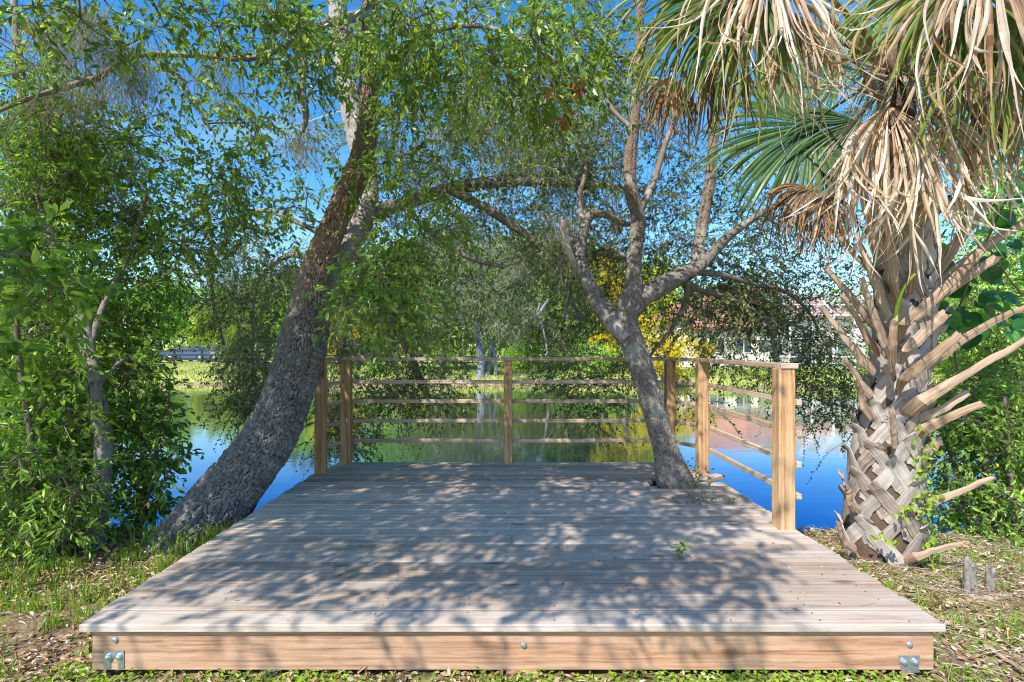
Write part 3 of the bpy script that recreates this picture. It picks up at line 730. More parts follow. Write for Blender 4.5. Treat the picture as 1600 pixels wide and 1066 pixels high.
pl = np.concatenate([c + [.03, .07, .16] + rng.normal(size=(34, 3)) * [.06, .04, .07], c + [-.02, .13, .2] + rng.normal(size=(30, 3)) * [.04, .04, .06], np.stack([c[0] + rng.uniform(-.24, .3, 30), c[1] + rng.normal(size=30) * .03 - .03, DZ + .01 + .02 * rng.random(30)], 1)])
leaves(mb, pl, rdir(len(pl), .2), rng.normal(size=(len(pl), 3)) + [0, -.3, 1], .04, .015, rng.random(len(pl)) * .8)
child(mt, 'stem', M['twig'], t_); child(mb, 'leaves', M['leaf_oak'], t_)
mb = MB()
n_ = 260; x = rng.uniform(-1.9, 1.9, n_); y = rng.uniform(2.55, 5.8, n_)
leaves(mb, np.stack([x, y, np.full(n_, DZ + .004)], 1), nrm(rng.normal(size=(n_, 3)) * [1, 1, .02]), rng.normal(size=(n_, 3)) * .15 + [0, 0, 1], .022 * (.5 + rng.random(n_)), .009, rng.random(n_))
n_ = 40; x = rng.uniform(-1.8, 1.8, n_); y = rng.uniform(2.6, 5.5, n_); p = np.stack([x, y, np.full(n_, DZ + .004)], 1); a = rng.random(n_) * 6.28
e = p + np.stack([np.cos(a), np.sin(a), a * 0], 1) * rng.uniform(.03, .14, n_)[:, None]; seg_tubes(mb, p, e, (p + e) / 2 + rng.normal(size=p.shape) * [.01, .01, 0] + [0, 0, .004], .0015, .001, n=4)
tag(mb.build('fallen_leaves', M['litter']), 'tiny dry leaves and twigs fallen on the deck boards', 'leaf litter', kind='stuff')
# ================================================================ leaning oak
def PX(l): return [P(x, y, d) for x, y, d in l]
def rad(l, ds): return [r * d / F for r, d in zip(l, ds)]
def limb(mb, pts, nseg=10, nring=None, bark=None, wob=.1, seed=1, rnd=.5):
    """pts: (x, y, depth, radius in px)"""
    p3 = [P(x, y, d) for x, y, d, r in pts]; rr = [r * d / F for x, y, d, r in pts]
    if nring is None:
        L = sum(np.linalg.norm(p3[k + 1] - p3[k]) for k in range(len(p3) - 1)); nring = max(8, int(L / .05))
    return tube(mb, p3, rr, nseg, nring, bark, wob, seed, rnd)[0]

oak = thing('leaning_oak', 'big old oak with blocky grey bark leaning over the pond left of the deck', 'tree', P(300, 850, 4.35))
mb = MB(); sk = []
trunk = [(285, 915, 4.20, 88), (304, 858, 4.32, 62), (332, 806, 4.42, 49), (376, 745, 4.55, 41), (422, 680, 4.68, 38), (453, 607, 4.80, 36), (476, 527, 4.90, 32), (487, 470, 4.96, 26), (498, 415, 5.0, 20), (521, 354, 5.05, 18), (546, 299, 5.1, 17.5), (569, 236, 5.15, 15), (576, 157, 5.2, 12), (578, 60, 5.25, 13), (590, -60, 5.3, 11), (620, -220, 5.3, 8)]
p3 = [P(x, y, d) for x, y, d, r in trunk]; rr = [r * d / F for x, y, d, r in trunk]
C, _ = tube(mb, p3, rr, 360, 1300, (.023, .060, .025), .05, 11); sk.append(C[290:][::28])
child(mb, 'trunk', M['bark_main'], oak, True)
mb = MB()
C = limb(mb, [(480, 540, 5.0, 20), (505, 460, 5.2, 18), (540, 390, 5.4, 17), (570, 335, 5.6, 16), (572, 270, 5.75, 16), (556, 200, 5.85, 18), (543, 130, 5.9, 16), (532, 60, 5.9, 14), (525, -60, 5.9, 11)], 110, 460, (.036, .06, .012), .08, 21); sk.append(C[180::22])
child(mb, 'limb', M['bark_pale'], oak, True, label='pale lichen grey second stem rising behind the main stem')
mb = MB()
def L1(pts, bark=None, seed=1, ns=10):
    C = limb(mb, pts, ns, None, bark, .12, seed); sk.append(C[::4]); return C
L1([(572, 335, 5.6, 14), (630, 318, 5.9, 11), (700, 296, 6.1, 10), (745, 288, 6.2, 9), (800, 284, 6.3, 7), (872, 287, 6.4, 5), (955, 292, 6.5, 3.5), (1010, 300, 6.6, 2)], (.03, .05, .006), 31, 36)
L1([(700, 296, 6.1, 8), (745, 318, 6.2, 7), (800, 352, 6.3, 6), (850, 392, 6.4, 4.5), (882, 440, 6.5, 3), (905, 500, 6.6, 1.8)], None, 32)
L1([(720, 292, 6.1, 5), (790, 275, 6.5, 4), (870, 272, 6.8, 3), (940, 262, 7, 2)], None, 33)
L1([(560, 400, 5.4, 9), (583, 470, 6.2, 7), (628, 528, 6.6, 6.5), (655, 590, 6.8, 6), (672, 625, 6.9, 3.5)], None, 34)
L1([(640, 330, 5.9, 4), (660, 352, 5.9, 3.8), (700, 384, 5.9, 4.2), (740, 405, 5.9, 4.4), (786, 417, 5.9, 3.4)], None, 35)
L1([(578, 20, 5.2, 8), (520, 35, 4.9, 7), (470, 58, 4.7, 6.5), (433, 79, 4.5, 5), (380, 92, 4.4, 4.6), (300, 86, 4.3, 4), (213, 88, 4.2, 3.6), (150, 122, 4.1, 4), (79, 143, 4.0, 3.6), (12, 167, 3.9, 3), (-60, 200, 3.9, 3)], (.022, .03, .003), 36, 28)
L1([(240, 92, 4.2, 3), (285, 130, 4.2, 2.6), (330, 205, 4.2, 1.8)], None, 37)
L1([(478, 60, 4.6, 5), (472, 130, 4.5, 5), (478, 180, 4.5, 4.5), (474, 208, 4.5, 2)], (.02, .03, .003), 38, 20)
L1([(575, 120, 5.2, 7), (650, 60, 4.6, 5), (740, 40, 4.1, 4), (830, 70, 3.9, 3), (900, 120, 3.8, 2)], None, 39)
L1([(575, 190, 5.3, 5), (640, 150, 5.6, 4), (700, 120, 5.9, 3.5), (780, 105, 6.1, 2.5), (850, 100, 6.2, 1.6)], None, 40)
L1([(590, -60, 5.3, 8), (520, -160, 4.3, 8), (420, -300, 3.0, 9), (300, -500, 2.0, 9)], None, 41)
L1([(620, -220, 5.3, 6), (720, -300, 4.2, 6), (800, -500, 3.0, 7)], None, 42)
L1([(578, -20, 5.2, 6), (430, -60, 4.2, 5), (250, -40, 3.4, 5), (100, -60, 3.2, 4)], None, 43)
L1([(540, 390, 5.3, 6), (470, 350, 5.6, 4), (400, 330, 5.9, 3.5), (350, 380, 6.2, 3), (330, 450, 6.4, 2.4), (350, 540, 6.5, 2)], None, 44)
L1([(520, 420, 5.3, 5), (450, 400, 6.2, 4), (400, 450, 6.8, 3), (395, 560, 7, 2.5), (405, 650, 7.1, 1.5)], None, 45)
L1([(530, 430, 5.4, 5), (545, 500, 6.3, 4), (535, 580, 6.9, 3), (540, 690, 7.0, 1.6)], None, 46)
child(mb, 'branches', M['bark_branch'], oak, True)
skel = np.concatenate(sk)
# foliage seen from the deck
FB = [ # broad bright leaves
 (70, 20, 90, 45, 3.2, 4.2, 8), (180, 30, 70, 50, 3.4, 4.4, 6), (300, 35, 80, 45, 3.2, 4.4, 12), (420, 30, 80, 50, 3.4, 4.6, 16), (500, 60, 60, 50, 3.6, 4.8, 14),
 (600, 40, 70, 60, 3.6, 5, 16), (690, 60, 80, 70, 3.4, 4.8, 20), (790, 60, 80, 70, 3.3, 4.5, 20), (880, 60, 70, 70, 3.4, 4.4, 16), (930, 60, 60, 80, 3.6, 4.6, 12),
 (850, 150, 60, 50, 3.4, 4.2, 12), (770, 130, 60, 40, 3.6, 4.5, 8), (660, 170, 50, 50, 4.0, 5, 10), (670, 260, 50, 50, 4.0, 5, 9), (625, 170, 30, 50, 4.2, 4.8, 4),
 (660, 330, 60, 50, 4.0, 4.9, 10), (610, 400, 60, 50, 4.0, 4.7, 12), (600, 470, 75, 48, 3.8, 4.5, 24), (610, 400, 50, 40, 4.0, 4.6, 8), (578, 262, 45, 22, 4.4, 4.9, 7), (620, 110, 50, 50, 4.2, 4.9, 8), (560, 90, 30, 60, 4.2, 4.9, 5), (420, 250, 40, 60, 4.6, 5.2, 6), (300, 150, 60, 50, 4.4, 5.2, 6), (455, 330, 25, 40, 4.6, 5, 3), (650, 490, 40, 40, 3.8, 4.4, 5), (545, 450, 20, 15, 4.0, 4.4, 2),
 (400, 170, 60, 40, 4.2, 5.2, 8), (360, 260, 60, 40, 4.2, 5.2, 9), (370, 320, 70, 50, 4.3, 5.4, 13), (330, 350, 60, 60, 4.6, 5.6, 12), (420, 100, 50, 40, 4.0, 4.8, 7),
 (480, 160, 20, 60, 4.3, 4.7, 4), (280, 380, 50, 50, 4.5, 5.5, 8), (500, 300, 30, 60, 5.4, 5.8, 2)]
Cc = blob_centers(FB, .70)
ml = MB(); mt = MB()
sprays(ml, mt, Cc, .17, 10, 9, .27, .060, .030, .45, LEAF6, tr=.002)
connect(mt, Cc, skel, .010, .0025, .05)
# higher crown above the view: it gives the deck its dappled shade
poly = []
def shade(n, x0, x1, y0, y1, tmin=5.2, tmax=8.0, gap=None):
    k = 0
    while k < n:
        x = rng.uniform(x0, x1); y = rng.uniform(y0, y1)
        d = F * 1.3 / (y - HY)
        if gap is not None and rng.random() > gap(x, y): continue
        p = P(x, y, d); p[2] = DZ; t = rng.uniform(tmin, tmax); q = p + SUN * t
        if q[2] > CAMZ + q[1] * .70 + .3 or q[1] < 0: poly.append(q); k += 1
SH = [(600, 800, 330, 70, 1.), (900, 790, 260, 60, .9), (440, 885, 90, 55, .75), (760, 880, 190, 65, 1.), (730, 950, 80, 25, .5), (1000, 880, 150, 50, .75), (560, 735, 300, 18, 1.), (880, 735, 200, 16, 1.), (1160, 880, 50, 40, .5), (230, 940, 50, 20, .25)]
def sden(x, y):
    v = 0.
    for a, b, c, d, w_ in SH: v = max(v, w_ * math.exp(-(((x - a) / c) ** 2 + ((y - b) / d) ** 2)))
    return v
# sample uniformly in deck space
k = 0
while k < 390:
    X_ = rng.uniform(-2.2, 2.1); Y_ = rng.uniform(2.3, 6.2); px = 800 + X_ * F / Y_; py = HY + 1.3 * F / Y_
    if rng.random() > sden(px, py): continue
    t = max(3.3, (1.85 - .3 + .7 * Y_) / 1.13) + rng.uniform(.4, 2.6); q = np.array([X_, Y_, DZ]) + SUN * t
    if q[2] > CAMZ + max(q[1], 0) * .70 + .25: poly.append(q); k += 1
# shade on the leaning trunk, on the left guard posts and the water behind
for (X_, Y_, Z_, s_, n_) in ((-2.6, 4.4, .4, .3, 16), (-2.3, 4.6, .9, .3, 18), (-2.0, 4.85, 1.5, .25, 12), (-1.6, 6.0, 1.1, .3, 5), (-1.9, 5.6, .8, .25, 5), (1.3, 5.0, 1.2, .3, 3), (.5, 5.9, 1.1, .5, 3), (2.75, 3.9, 1.1, .25, 2)):
    for q in range(n_):
        t = max(2.5, (1.85 - Z_ + .7 * Y_) / 1.13) + rng.uniform(.1, 1.8); p = np.array([X_, Y_, Z_]) + rng.normal(size=3) * s_ + SUN * t
        if p[2] > CAMZ + max(p[1], 0) * .70 + .25: poly.append(p)
Cs = np.array(poly)
sprays(ml, mt, Cs, .30, 9, 13, .26, .060, .034, .4, LEAF6, tr=.003)
connect(mt, Cs, skel, .03, .004, .05)
child(ml, 'crown', M['leaf_bright'], oak)
child(mt, 'twigs', M['twig'], oak)
# small dull leaves on the outer limbs over the water
FS = [(760, 170, 120, 60, 5.5, 7, 16), (870, 170, 80, 60, 5.5, 7, 10), (600, 330, 50, 60, 5.8, 6.6, 6), (780, 220, 110, 70, 5.5, 7.5, 24), (720, 330, 70, 50, 5.8, 7, 12), (850, 300, 80, 50, 6, 7.5, 16), (800, 400, 110, 60, 6, 8, 18), (900, 220, 70, 90, 6, 8, 14), (940, 120, 50, 110, 6, 8, 12), (700, 200, 50, 60, 5.6, 6.5, 6),
 (860, 470, 90, 60, 6.5, 8.5, 12), (620, 560, 40, 50, 6.3, 7.2, 9), (650, 620, 60, 45, 6.3, 7.2, 13), (590, 620, 30, 25, 6.3, 7, 3), (700, 560, 50, 60, 6.5, 7.5, 6),
 (395, 500, 70, 60, 6, 7.2, 11), (400, 590, 50, 60, 6.2, 7.2, 12), (380, 620, 30, 60, 6.2, 7.2, 8), (440, 470, 30, 50, 6, 7, 5), (350, 430, 80, 50, 6, 7.5, 12), (535, 620, 28, 100, 6.4, 7.2, 12), (570, 680, 40, 30, 6.4, 7.2, 3), (540, 530, 30, 40, 6.3, 7, 4),
 (560, 130, 30, 110, 6.0, 7, 5), (480, 190, 40, 70, 6, 7, 6), (420, 400, 50, 50, 5.6, 6.6, 8), (660, 450, 60, 60, 6, 7, 9)]
Cc = blob_centers(FS, 1.8); ml2 = MB(); mt2 = MB()
sprays(ml2, mt2, Cc,   .26, 11, 13, .26, .044, .024, .5, LEAF4, tr=.0022, out=1.)
connect(mt2, Cc, skel, .009, .003, .04)
child(ml2, 'outer_foliage', M['leaf_olive'], oak, label='small dull olive leaves on the limbs hanging over the water')
child(mt2, 'outer_twigs', M['twig_pale'], oak)
# Spanish moss
MO = [(120, 60, 70, 45, 4.0, 4.4, 13), (180, 120, 50, 30, 4.1, 4.4, 6), (90, 150, 50, 25, 4, 4.2, 5), (470, 215, 12, 12, 4.5, 4.6, 2), (655, 395, 12, 25, 5.8, 6.0, 5), (620, 225, 30, 25, 5.2, 5.6, 4), (680, 235, 20, 20, 5.4, 5.8, 3),
 (395, 480, 40, 60, 6, 6.8, 8), (370, 560, 25, 60, 6.2, 7, 8), (410, 600, 20, 60, 6.2, 7, 7), (535, 520, 18, 60, 6.4, 7, 9), (525, 620, 14, 60, 6.4, 7, 9), (330, 420, 40, 40, 5.6, 6.5, 6), (300, 350, 20, 60, 5.4, 6, 3), (830, 400, 50, 50, 6.2, 7, 5), (750, 200, 90, 50, 5.6, 6.6, 6), (640, 300, 30, 40, 5.4, 6, 6), (860, 250, 60, 40, 6, 7, 8), (60, 250, 50, 80, 4.2, 4.8, 7), (160, 260, 50, 60, 4.4, 5, 5), (880, 350, 40, 60, 6, 7, 6), (720, 360, 40, 30, 6, 7, 4), (320, 100, 50, 25, 4.3, 4.5, 3), (230, 110, 20, 60, 4.2, 4.4, 4), (800, 500, 60, 40, 6.5, 7.5, 3)]
for q in MO:
    mm = MB(); moss(mm, blob_centers([q], 2.3), .36, 34, .07, .0026); child(mm, 'hanging_moss', M['moss'], oak, label='grey Spanish moss hanging from the limbs')
# dry leaf clusters
md = MB()
for (x, y, d, n_) in ((905, 133, 3.5, 16), (880, 185, 3.5, 10), (866, 144, 3.5, 5), (292, 45, 4.0, 4), (40, 38, 4, 5)):
    c = P(x, y, d); pp = c + rng.normal(size=(n_, 3)) * .022
    leaves(md, pp, nrm(rng.normal(size=(n_, 3)) + [0, 0, -.7]), rng.normal(size=(n_, 3)), .085, .045, rng.random(n_), LEAF6)
child(md, 'dry_leaves', M['dry_leaf'], oak, label='clusters of dead tan leaves among the green')
# pale looping vine at the top left
v = thing('dead_vine', 'pale bare vine looping through the leaves at the upper left', 'vine', P(20, 220, 3.4))
mb = MB()
tube(mb, PX([(-15, 58, 3.3), (20, 80, 3.35), (52, 103, 3.4), (63, 138, 3.4), (45, 165, 3.4), (22, 184, 3.4), (8, 220, 3.4), (14, 260, 3.4)]), [.004, .005, .006, .006, .005, .005, .005, .003], 6, 40)
tube(mb, PX([(-20, 118, 3.3), (5, 118, 3.3), (35, 112, 3.4), (52, 98, 3.4)]), [.004, .004, .004, .003], 6, 20)
tube(mb, PX([(63, 138, 3.4), (50, 170, 3.45), (30, 188, 3.45), (5, 195, 3.4), (-20, 205, 3.4)]), [.004, .004, .004, .004, .003], 6, 20)
child(mb, 'stem', M['twig_pale'], v, True)

# ================================================================ oak growing through the deck
t2 = thing('deck_oak', 'slender forked oak growing up through the far right corner of the deck', 'tree', (TX, TY, 0))
mb = MB(); sk = []
tr = [(1088, 900, 4.86, 40), (1072, 830, 4.9, 33), (1055, 762, 4.93, 28), (1043, 715, 4.97, 20), (1030, 670, 5.0, 18), (1012, 605, 5.05, 17.5), (990, 538, 5.1, 17), (978, 505, 5.13, 18), (984, 478, 5.15, 18), (990, 447, 5.18, 13), (990, 413, 5.2, 11), (996, 360, 5.22, 10.5), (996, 335, 5.23, 10), (985, 293, 5.25, 9), (985, 240, 5.28, 8), (991, 190, 5.3, 7), (998, 110, 5.3, 6), (1000, 20, 5.3, 5), (1010, -80, 5.3, 4)]
C, _ = tube(mb, [P(x, y, d) for x, y, d, r in tr], [r * d / F for x, y, d, r in tr], 180, 900, (.015, .042, .014), .10, 51); sk.append(C[380::20])
child(mb, 'trunk', M['bark_deck'], t2, True)
mb = MB()
def L2(pts, bark=(.022, .04, .005), seed=1, ns=40):
    C = limb(mb, pts, ns, None if bark is None else 130, bark, .12, seed); sk.append(C[::8] if bark else C[::4])
L2([(982, 530, 5.1, 15), (955, 498, 5.2, 15), (931, 466, 5.3, 12), (914, 428, 5.4, 10), (901, 395, 5.5, 9), (890, 372, 5.5, 6), (880, 345, 5.5, 4.5)], seed=52)
L2([(905, 402, 5.45, 8), (912, 360, 5.5, 7.5), (922, 338, 5.55, 7), (945, 335, 5.6, 5), (975, 350, 5.65, 4), (1000, 345, 5.7, 2.5)], seed=53)
L2([(912, 350, 5.5, 5), (905, 310, 5.6, 4), (915, 260, 5.7, 3.5), (900, 200, 5.8, 2.5), (910, 140, 5.9, 1.5)], None, 54, 8)
L2([(984, 490, 5.15, 14), (1004, 466, 5.2, 14), (1034, 447, 5.3, 14), (1068, 430, 5.45, 13), (1090, 415, 5.5, 12), (1091, 390, 5.55, 10), (1099, 343, 5.6, 8.5), (1108, 290, 5.65, 8), (1114, 228, 5.7, 7), (1122, 150, 5.75, 5), (1130, 60, 5.8, 4)], seed=55)
L2([(1092, 415, 5.5, 10), (1112, 396, 5.6, 8), (1145, 364, 5.8, 6.5), (1194, 331, 6.0, 5), (1250, 300, 6.2, 4), (1300, 280, 6.4, 2.5)], seed=56)
L2([(1000, 330, 5.23, 7), (1012, 305, 5.25, 6), (1026, 270, 5.3, 5.5), (1040, 224, 5.3, 4.5), (1062, 160, 5.3, 3), (1075, 90, 5.3, 2)], None, 57, 10)
L2([(1062, 435, 5.4, 7), (1090, 452, 5.6, 5), (1124, 462, 5.8, 4), (1165, 478, 6.0, 3.5), (1200, 500, 6.1, 3), (1240, 508, 6.2, 2.5), (1280, 522, 6.3, 1.5)], None, 58, 8)
L2([(1085, 425, 5.5, 6), (1130, 430, 5.8, 4), (1180, 445, 6.0, 3.5), (1225, 455, 6.2, 3), (1265, 490, 6.3, 2), (1300, 560, 6.4, 1.3)], None, 59, 8)
L2([(1075, 440, 5.4, 5), (1070, 475, 5.6, 4.5), (1045, 520, 5.8, 3.5), (1020, 550, 5.9, 2.5), (1000, 585, 6, 1.5)], None, 60, 8)
L2([(1000, 430, 5.2, 4), (975, 400, 5.5, 3), (940, 390, 5.8, 2.5), (900, 420, 6.1, 2), (880, 500, 6.3, 1.4)], None, 61, 8)
L2([(1200, 500, 6.1, 2.5), (1215, 560, 6.2, 2), (1240, 620, 6.2, 1.3)], None, 62, 8)
L2([(985, 200, 5.3, 4), (950, 160, 5.4, 3), (930, 90, 5.5, 2.5)], None, 63, 8)
child(mb, 'branches', M['bark_deck'], t2, True)
mb = MB(); limb(mb, [(906, 430, 5.42, 6), (893, 405, 5.3, 6), (884, 378, 5.25, 5), (876, 345, 5.2, 4)], 16, 40, (.02, .03, .002), .2, 65); child(mb, 'dead_stub', M['bark_pale'], t2, True)
skel2 = np.concatenate(sk)
FD = [(950, 290, 60, 70, 5.4, 6.5, 13), (1060, 270, 50, 70, 5.4, 6.5, 11), (1050, 350, 60, 50, 5.4, 6.4, 12), (1140, 300, 50, 60, 5.8, 6.8, 8), (1150, 400, 70, 50, 5.8, 6.8, 15), (1230, 380, 70, 50, 6, 7, 10), (1300, 330, 50, 60, 6.2, 7.2, 7),
 (1200, 460, 80, 45, 5.9, 6.9, 25), (1260, 520, 60, 45, 6, 7, 15), (1150, 510, 60, 35, 5.9, 6.8, 14), (1150, 450, 50, 40, 5.9, 6.8, 12), (1300, 590, 40, 50, 6.2, 7, 12), (1230, 590, 50, 35, 6.1, 6.8, 9), (1310, 450, 50, 60, 6.2, 7.2, 7), (1320, 650, 30, 40, 6.2, 6.8, 6), (1250, 650, 18, 25, 6.1, 6.5, 2),
 (900, 600, 50, 35, 6.2, 7.2, 11), (920, 640, 30, 40, 6.2, 7, 9), (870, 560, 40, 30, 6.2, 7.2, 6), (990, 560, 25, 40, 5.8, 6.5, 5), (1020, 420, 40, 40, 5.5, 6.2, 7), (1060, 480, 40, 30, 5.6, 6, 8), (985, 440, 30, 50, 5.4, 6, 4), (920, 380, 50, 40, 5.7, 6.5, 8), (880, 440, 40, 50, 6, 7, 7), (950, 430, 25, 50, 5.8, 6.4, 4), (1010, 150, 40, 90, 5.4, 6.2, 8), (1180, 230, 60, 60, 6, 7, 6), (1230, 130, 60, 60, 6.2, 7, 6), (1320, 200, 50, 60, 6.2, 7, 6), (1120, 560, 30, 20, 6, 6.5, 3), (1085, 620, 20, 20, 6, 6.4, 2), (940, 200, 40, 60, 5.6, 6.5, 8)]
Cc = blob_centers(FD, 1.4); ml = MB(); mt = MB()
sprays(ml, mt, Cc,   .25, 10, 13, .25, .043, .023, .45, LEAF4, tr=.0022, out=1.)
connect(mt, Cc, skel2, .008, .003, .03)
child(ml, 'crown', M['leaf_oak'], t2); child(mt, 'twigs', M['twig'], t2)
for q in [(890, 380, 40, 50, 5.5, 6.3, 7), (1040, 180, 30, 30, 5.3, 5.6, 5), (950, 330, 30, 40, 5.6, 6, 4), (1160, 470, 60, 20, 6, 6.4, 4)]:
    mm = MB(); moss(mm, blob_centers([q], 1.8), .28, 40, .05, .0025); child(mm, 'hanging_moss', M['moss'], t2)

# ================================================================ thicket at the left
def bush_tree(name, label, cat, stems, blobs, mat, stemmat, ll, lw, R=.2, tw=8, lv=9, L=.22, tmpl=LEAF6, droop=.35, r0=.008, seed=70, n_scale=1., bark=None, group=None, out=.9):
    x, y, d, r = stems[0][0]
    t = thing(name, label, cat, P(x, y, d), group)
    mb = MB(); sk = []
    for k, s in enumerate(stems):
        C = limb(mb, s, 28 if bark else 10, 110 if bark else None, bark, .12, seed + k); sk.append(C[::6] if bark else C[::2])
    child(mb, 'trunk' if cat == 'tree' else 'stem', M[stemmat], t, True)
    Cc = blob_centers(blobs, n_scale * 1.45); ml = MB(); mt = MB()
    sprays(ml, mt, Cc, R, tw, lv, L, ll * 1.08, lw * 1.3, droop, tmpl, out=out)
    connect(mt, Cc, np.concatenate(sk), r0, .002, .02)
    child(ml, 'crown' if cat == 'tree' else 'leaves', M[mat], t); child(mt, 'twigs', M['twig'], t)
    return t
bush_tree('pale_barked_tree', 'young tree with pale mottled trunk rising from the grass at the left bank', 'tree',
 [[(135, 890, 4.15, 19), (146, 850, 4.2, 16), (156, 790, 4.22, 13.5), (160, 735, 4.25, 12.5), (161, 680, 4.3, 11.5), (148, 600, 4.3, 11), (138, 545, 4.35, 10), (122, 470, 4.4, 9.5), (98, 410, 4.45, 9), (76, 340, 4.5, 9), (60, 280, 4.5, 9), (44, 200, 4.5, 8), (30, 100, 4.5, 6), (20, -30, 4.5, 4)],
  [(140, 540, 4.35, 6), (165, 470, 4.5, 4), (200, 400, 4.7, 3), (230, 300, 4.9, 2)], [(76, 340, 4.5, 5), (110, 270, 4.6, 3.5), (150, 200, 4.7, 2.5)], [(60, 280, 4.5, 4), (20, 240, 4.3, 3), (-10, 220, 4.2, 2)], [(155, 600, 4.3, 4), (200, 560, 4.6, 3), (240, 590, 4.9, 2)]],
 [(50, 190, 70, 60, 4.0, 5.0, 16), (150, 220, 70, 60, 4.4, 5.4, 13), (40, 90, 40, 50, 4.1, 4.8, 6), (60, 250, 50, 60, 4.1, 4.5, 8), (60, 290, 70, 60, 4.2, 5.4, 16), (160, 310, 80, 60, 4.5, 5.6, 20), (210, 400, 60, 60, 4.6, 5.8, 16), (100, 400, 90, 60, 4.5, 5.8, 18), (230, 250, 40, 60, 4.8, 5.5, 7), (120, 490, 100, 50, 4.6, 5.8, 18), (210, 490, 50, 40, 4.6, 5.6, 7)],
 'leaf_bush', 'bark_branch', .055, .021, .24, 9, 10, .24, bark=(.03, .022, .0028), seed=71, r0=.009)
bush_tree('bay_shrub', 'dense leafy shrub crowding the left edge beside the pale trunk', 'shrub',
 [[(60, 850, 4.1, 6), (50, 700, 4.0, 5), (30, 560, 3.9, 4), (20, 400, 3.8, 3)], [(80, 850, 4.3, 6), (120, 720, 4.5, 4), (180, 620, 4.7, 3), (230, 560, 4.8, 2)], [(30, 860, 4.4, 8), (10, 600, 4.8, 6), (40, 480, 4.8, 4)], [(100, 850, 4.4, 5), (47, 531, 4.6, 5), (40, 380, 4.6, 3)]],
 [(40, 560, 90, 60, 3.9, 5, 20), (130, 570, 80, 50, 4.4, 5.4, 17), (40, 660, 90, 60, 3.9, 5, 22), (120, 660, 50, 60, 4.5, 5.4, 12), (210, 620, 40, 50, 4.5, 5.2, 10), (215, 690, 40, 40, 4.5, 5.2, 10), (50, 740, 70, 40, 4.1, 5, 14), (30, 480, 60, 40, 4.2, 5, 8), (200, 760, 25, 35, 4.8, 5.4, 6), (230, 810, 20, 15, 4.8, 5.2, 2), (110, 740, 20, 60, 4.6, 5.2, 6)],
 'leaf_bush', 'twig', .060, .024, .2, 9, 9, .22, seed=80)
bush_tree('bay_branch_shrub', 'dark glossy leaved shrub with large leaves reaching in at the left edge', 'shrub',
 [[(-120, 900, 3.0, 10), (-110, 600, 3.0, 8), (-60, 440, 3.0, 6), (-10, 400, 3.0, 4), (60, 400, 3.1, 2.5)]],
 [(30, 390, 60, 35, 2.9, 3.4, 5), (90, 450, 50, 30, 3.0, 3.5, 4), (10, 450, 40, 40, 2.9, 3.3, 3), (-60, 550, 40, 100, 2.8, 3.4, 6)],
 'leaf_bush', 'twig', .085, .030, .14, 6, 8, .2, seed=85)
bush_tree('willow_leaf_shrub', 'low bright shrub with narrow willow like leaves at the far left bank', 'shrub',
 [[(60, 880, 3.9, 4), (50, 800, 3.85, 3), (30, 740, 3.8, 2)], [(90, 885, 4.0, 4), (110, 820, 3.95, 3), (120, 760, 3.9, 2)]],
 [(50, 780, 80, 50, 3.6, 4.1, 17), (40, 830, 70, 30, 3.6, 4.1, 9), (110, 790, 20, 50, 3.8, 4.1, 5), (15, 720, 50, 30, 3.6, 4.0, 5)],
 'leaf_bush', 'twig', .062, .015, .16, 9, 10, .2, seed=88)
bush_tree('round_leaf_sapling', 'sapling with round pale green leaves in front of the leaning oak base', 'shrub',
 [[(215, 860, 4.6, 3), (225, 800, 4.65, 2.5), (240, 740, 4.7, 2), (250, 680, 4.7, 1.5)]],
 [(225, 790, 30, 25, 4.6, 4.9, 6), (240, 720, 25, 40, 4.6, 4.9, 4), (240, 650, 30, 30, 4.6, 4.9, 4)],
 'leaf_bright', 'twig', .07, .040, .1, 5, 6, .16, seed=89)
# deep background of the left thicket on the bank
bush_tree('dark_understory_shrub', 'deep shaded evergreen shrub filling the gap behind the left trunks', 'shrub',
 [[(-30, 850, 5.2, 10), (-60, 500, 5.8, 8), (-80, 200, 6, 6), (-90, 50, 6, 4)], [(60, 820, 5.2, 8), (40, 500, 5.8, 6), (20, 200, 6.2, 4)]],
 [(-40, 650, 120, 150, 5.2, 6.6, 40), (0, 350, 110, 150, 5.4, 7, 16), (0, 100, 110, 100, 5.4, 7, 6), (90, 620, 60, 90, 5.4, 6.4, 18), (160, 520, 50, 50, 5.6, 6.6, 8), (90, 740, 80, 50, 5.2, 6, 14)],
 'leaf_bush', 'twig', .06, .026, .32, 9, 9, .3, tmpl=LEAF4, seed=92)

# ================================================================ bushes at the right
bush_tree('glossy_shrub', 'large glossy green shrub at the water edge right of the palm', 'shrub',
 [[(1560, 890, 4.6, 5), (1550, 780, 4.6, 4), (1530, 680, 4.6, 3), (1520, 600, 4.7, 2)], [(1600, 900, 4.4, 5), (1580, 760, 4.5, 4), (1570, 620, 4.6, 3)], [(1620, 900, 4.6, 5), (1640, 700, 4.7, 4), (1640, 520, 4.8, 3)], [(1530, 880, 4.8, 4), (1500, 760, 4.8, 3), (1480, 680, 4.9, 2)]],
 [(1560, 640, 70, 50, 4.4, 5.2, 20), (1500, 690, 40, 50, 4.6, 5.2, 12), (1580, 730, 60, 50, 4.3, 5, 18), (1510, 780, 40, 50, 4.5, 5.1, 13), (1580, 820, 60, 40, 4.3, 4.9, 13), (1540, 870, 50, 22, 4.4, 4.8, 5), (1500, 610, 30, 30, 4.8, 5.4, 4), (1640, 700, 40, 150, 4.4, 5.2, 16), (1600, 860, 30, 40, 4.2, 4.6, 6)],
 'leaf_bush', 'twig', .052, .021, .19, 9, 9, .2, seed=100)
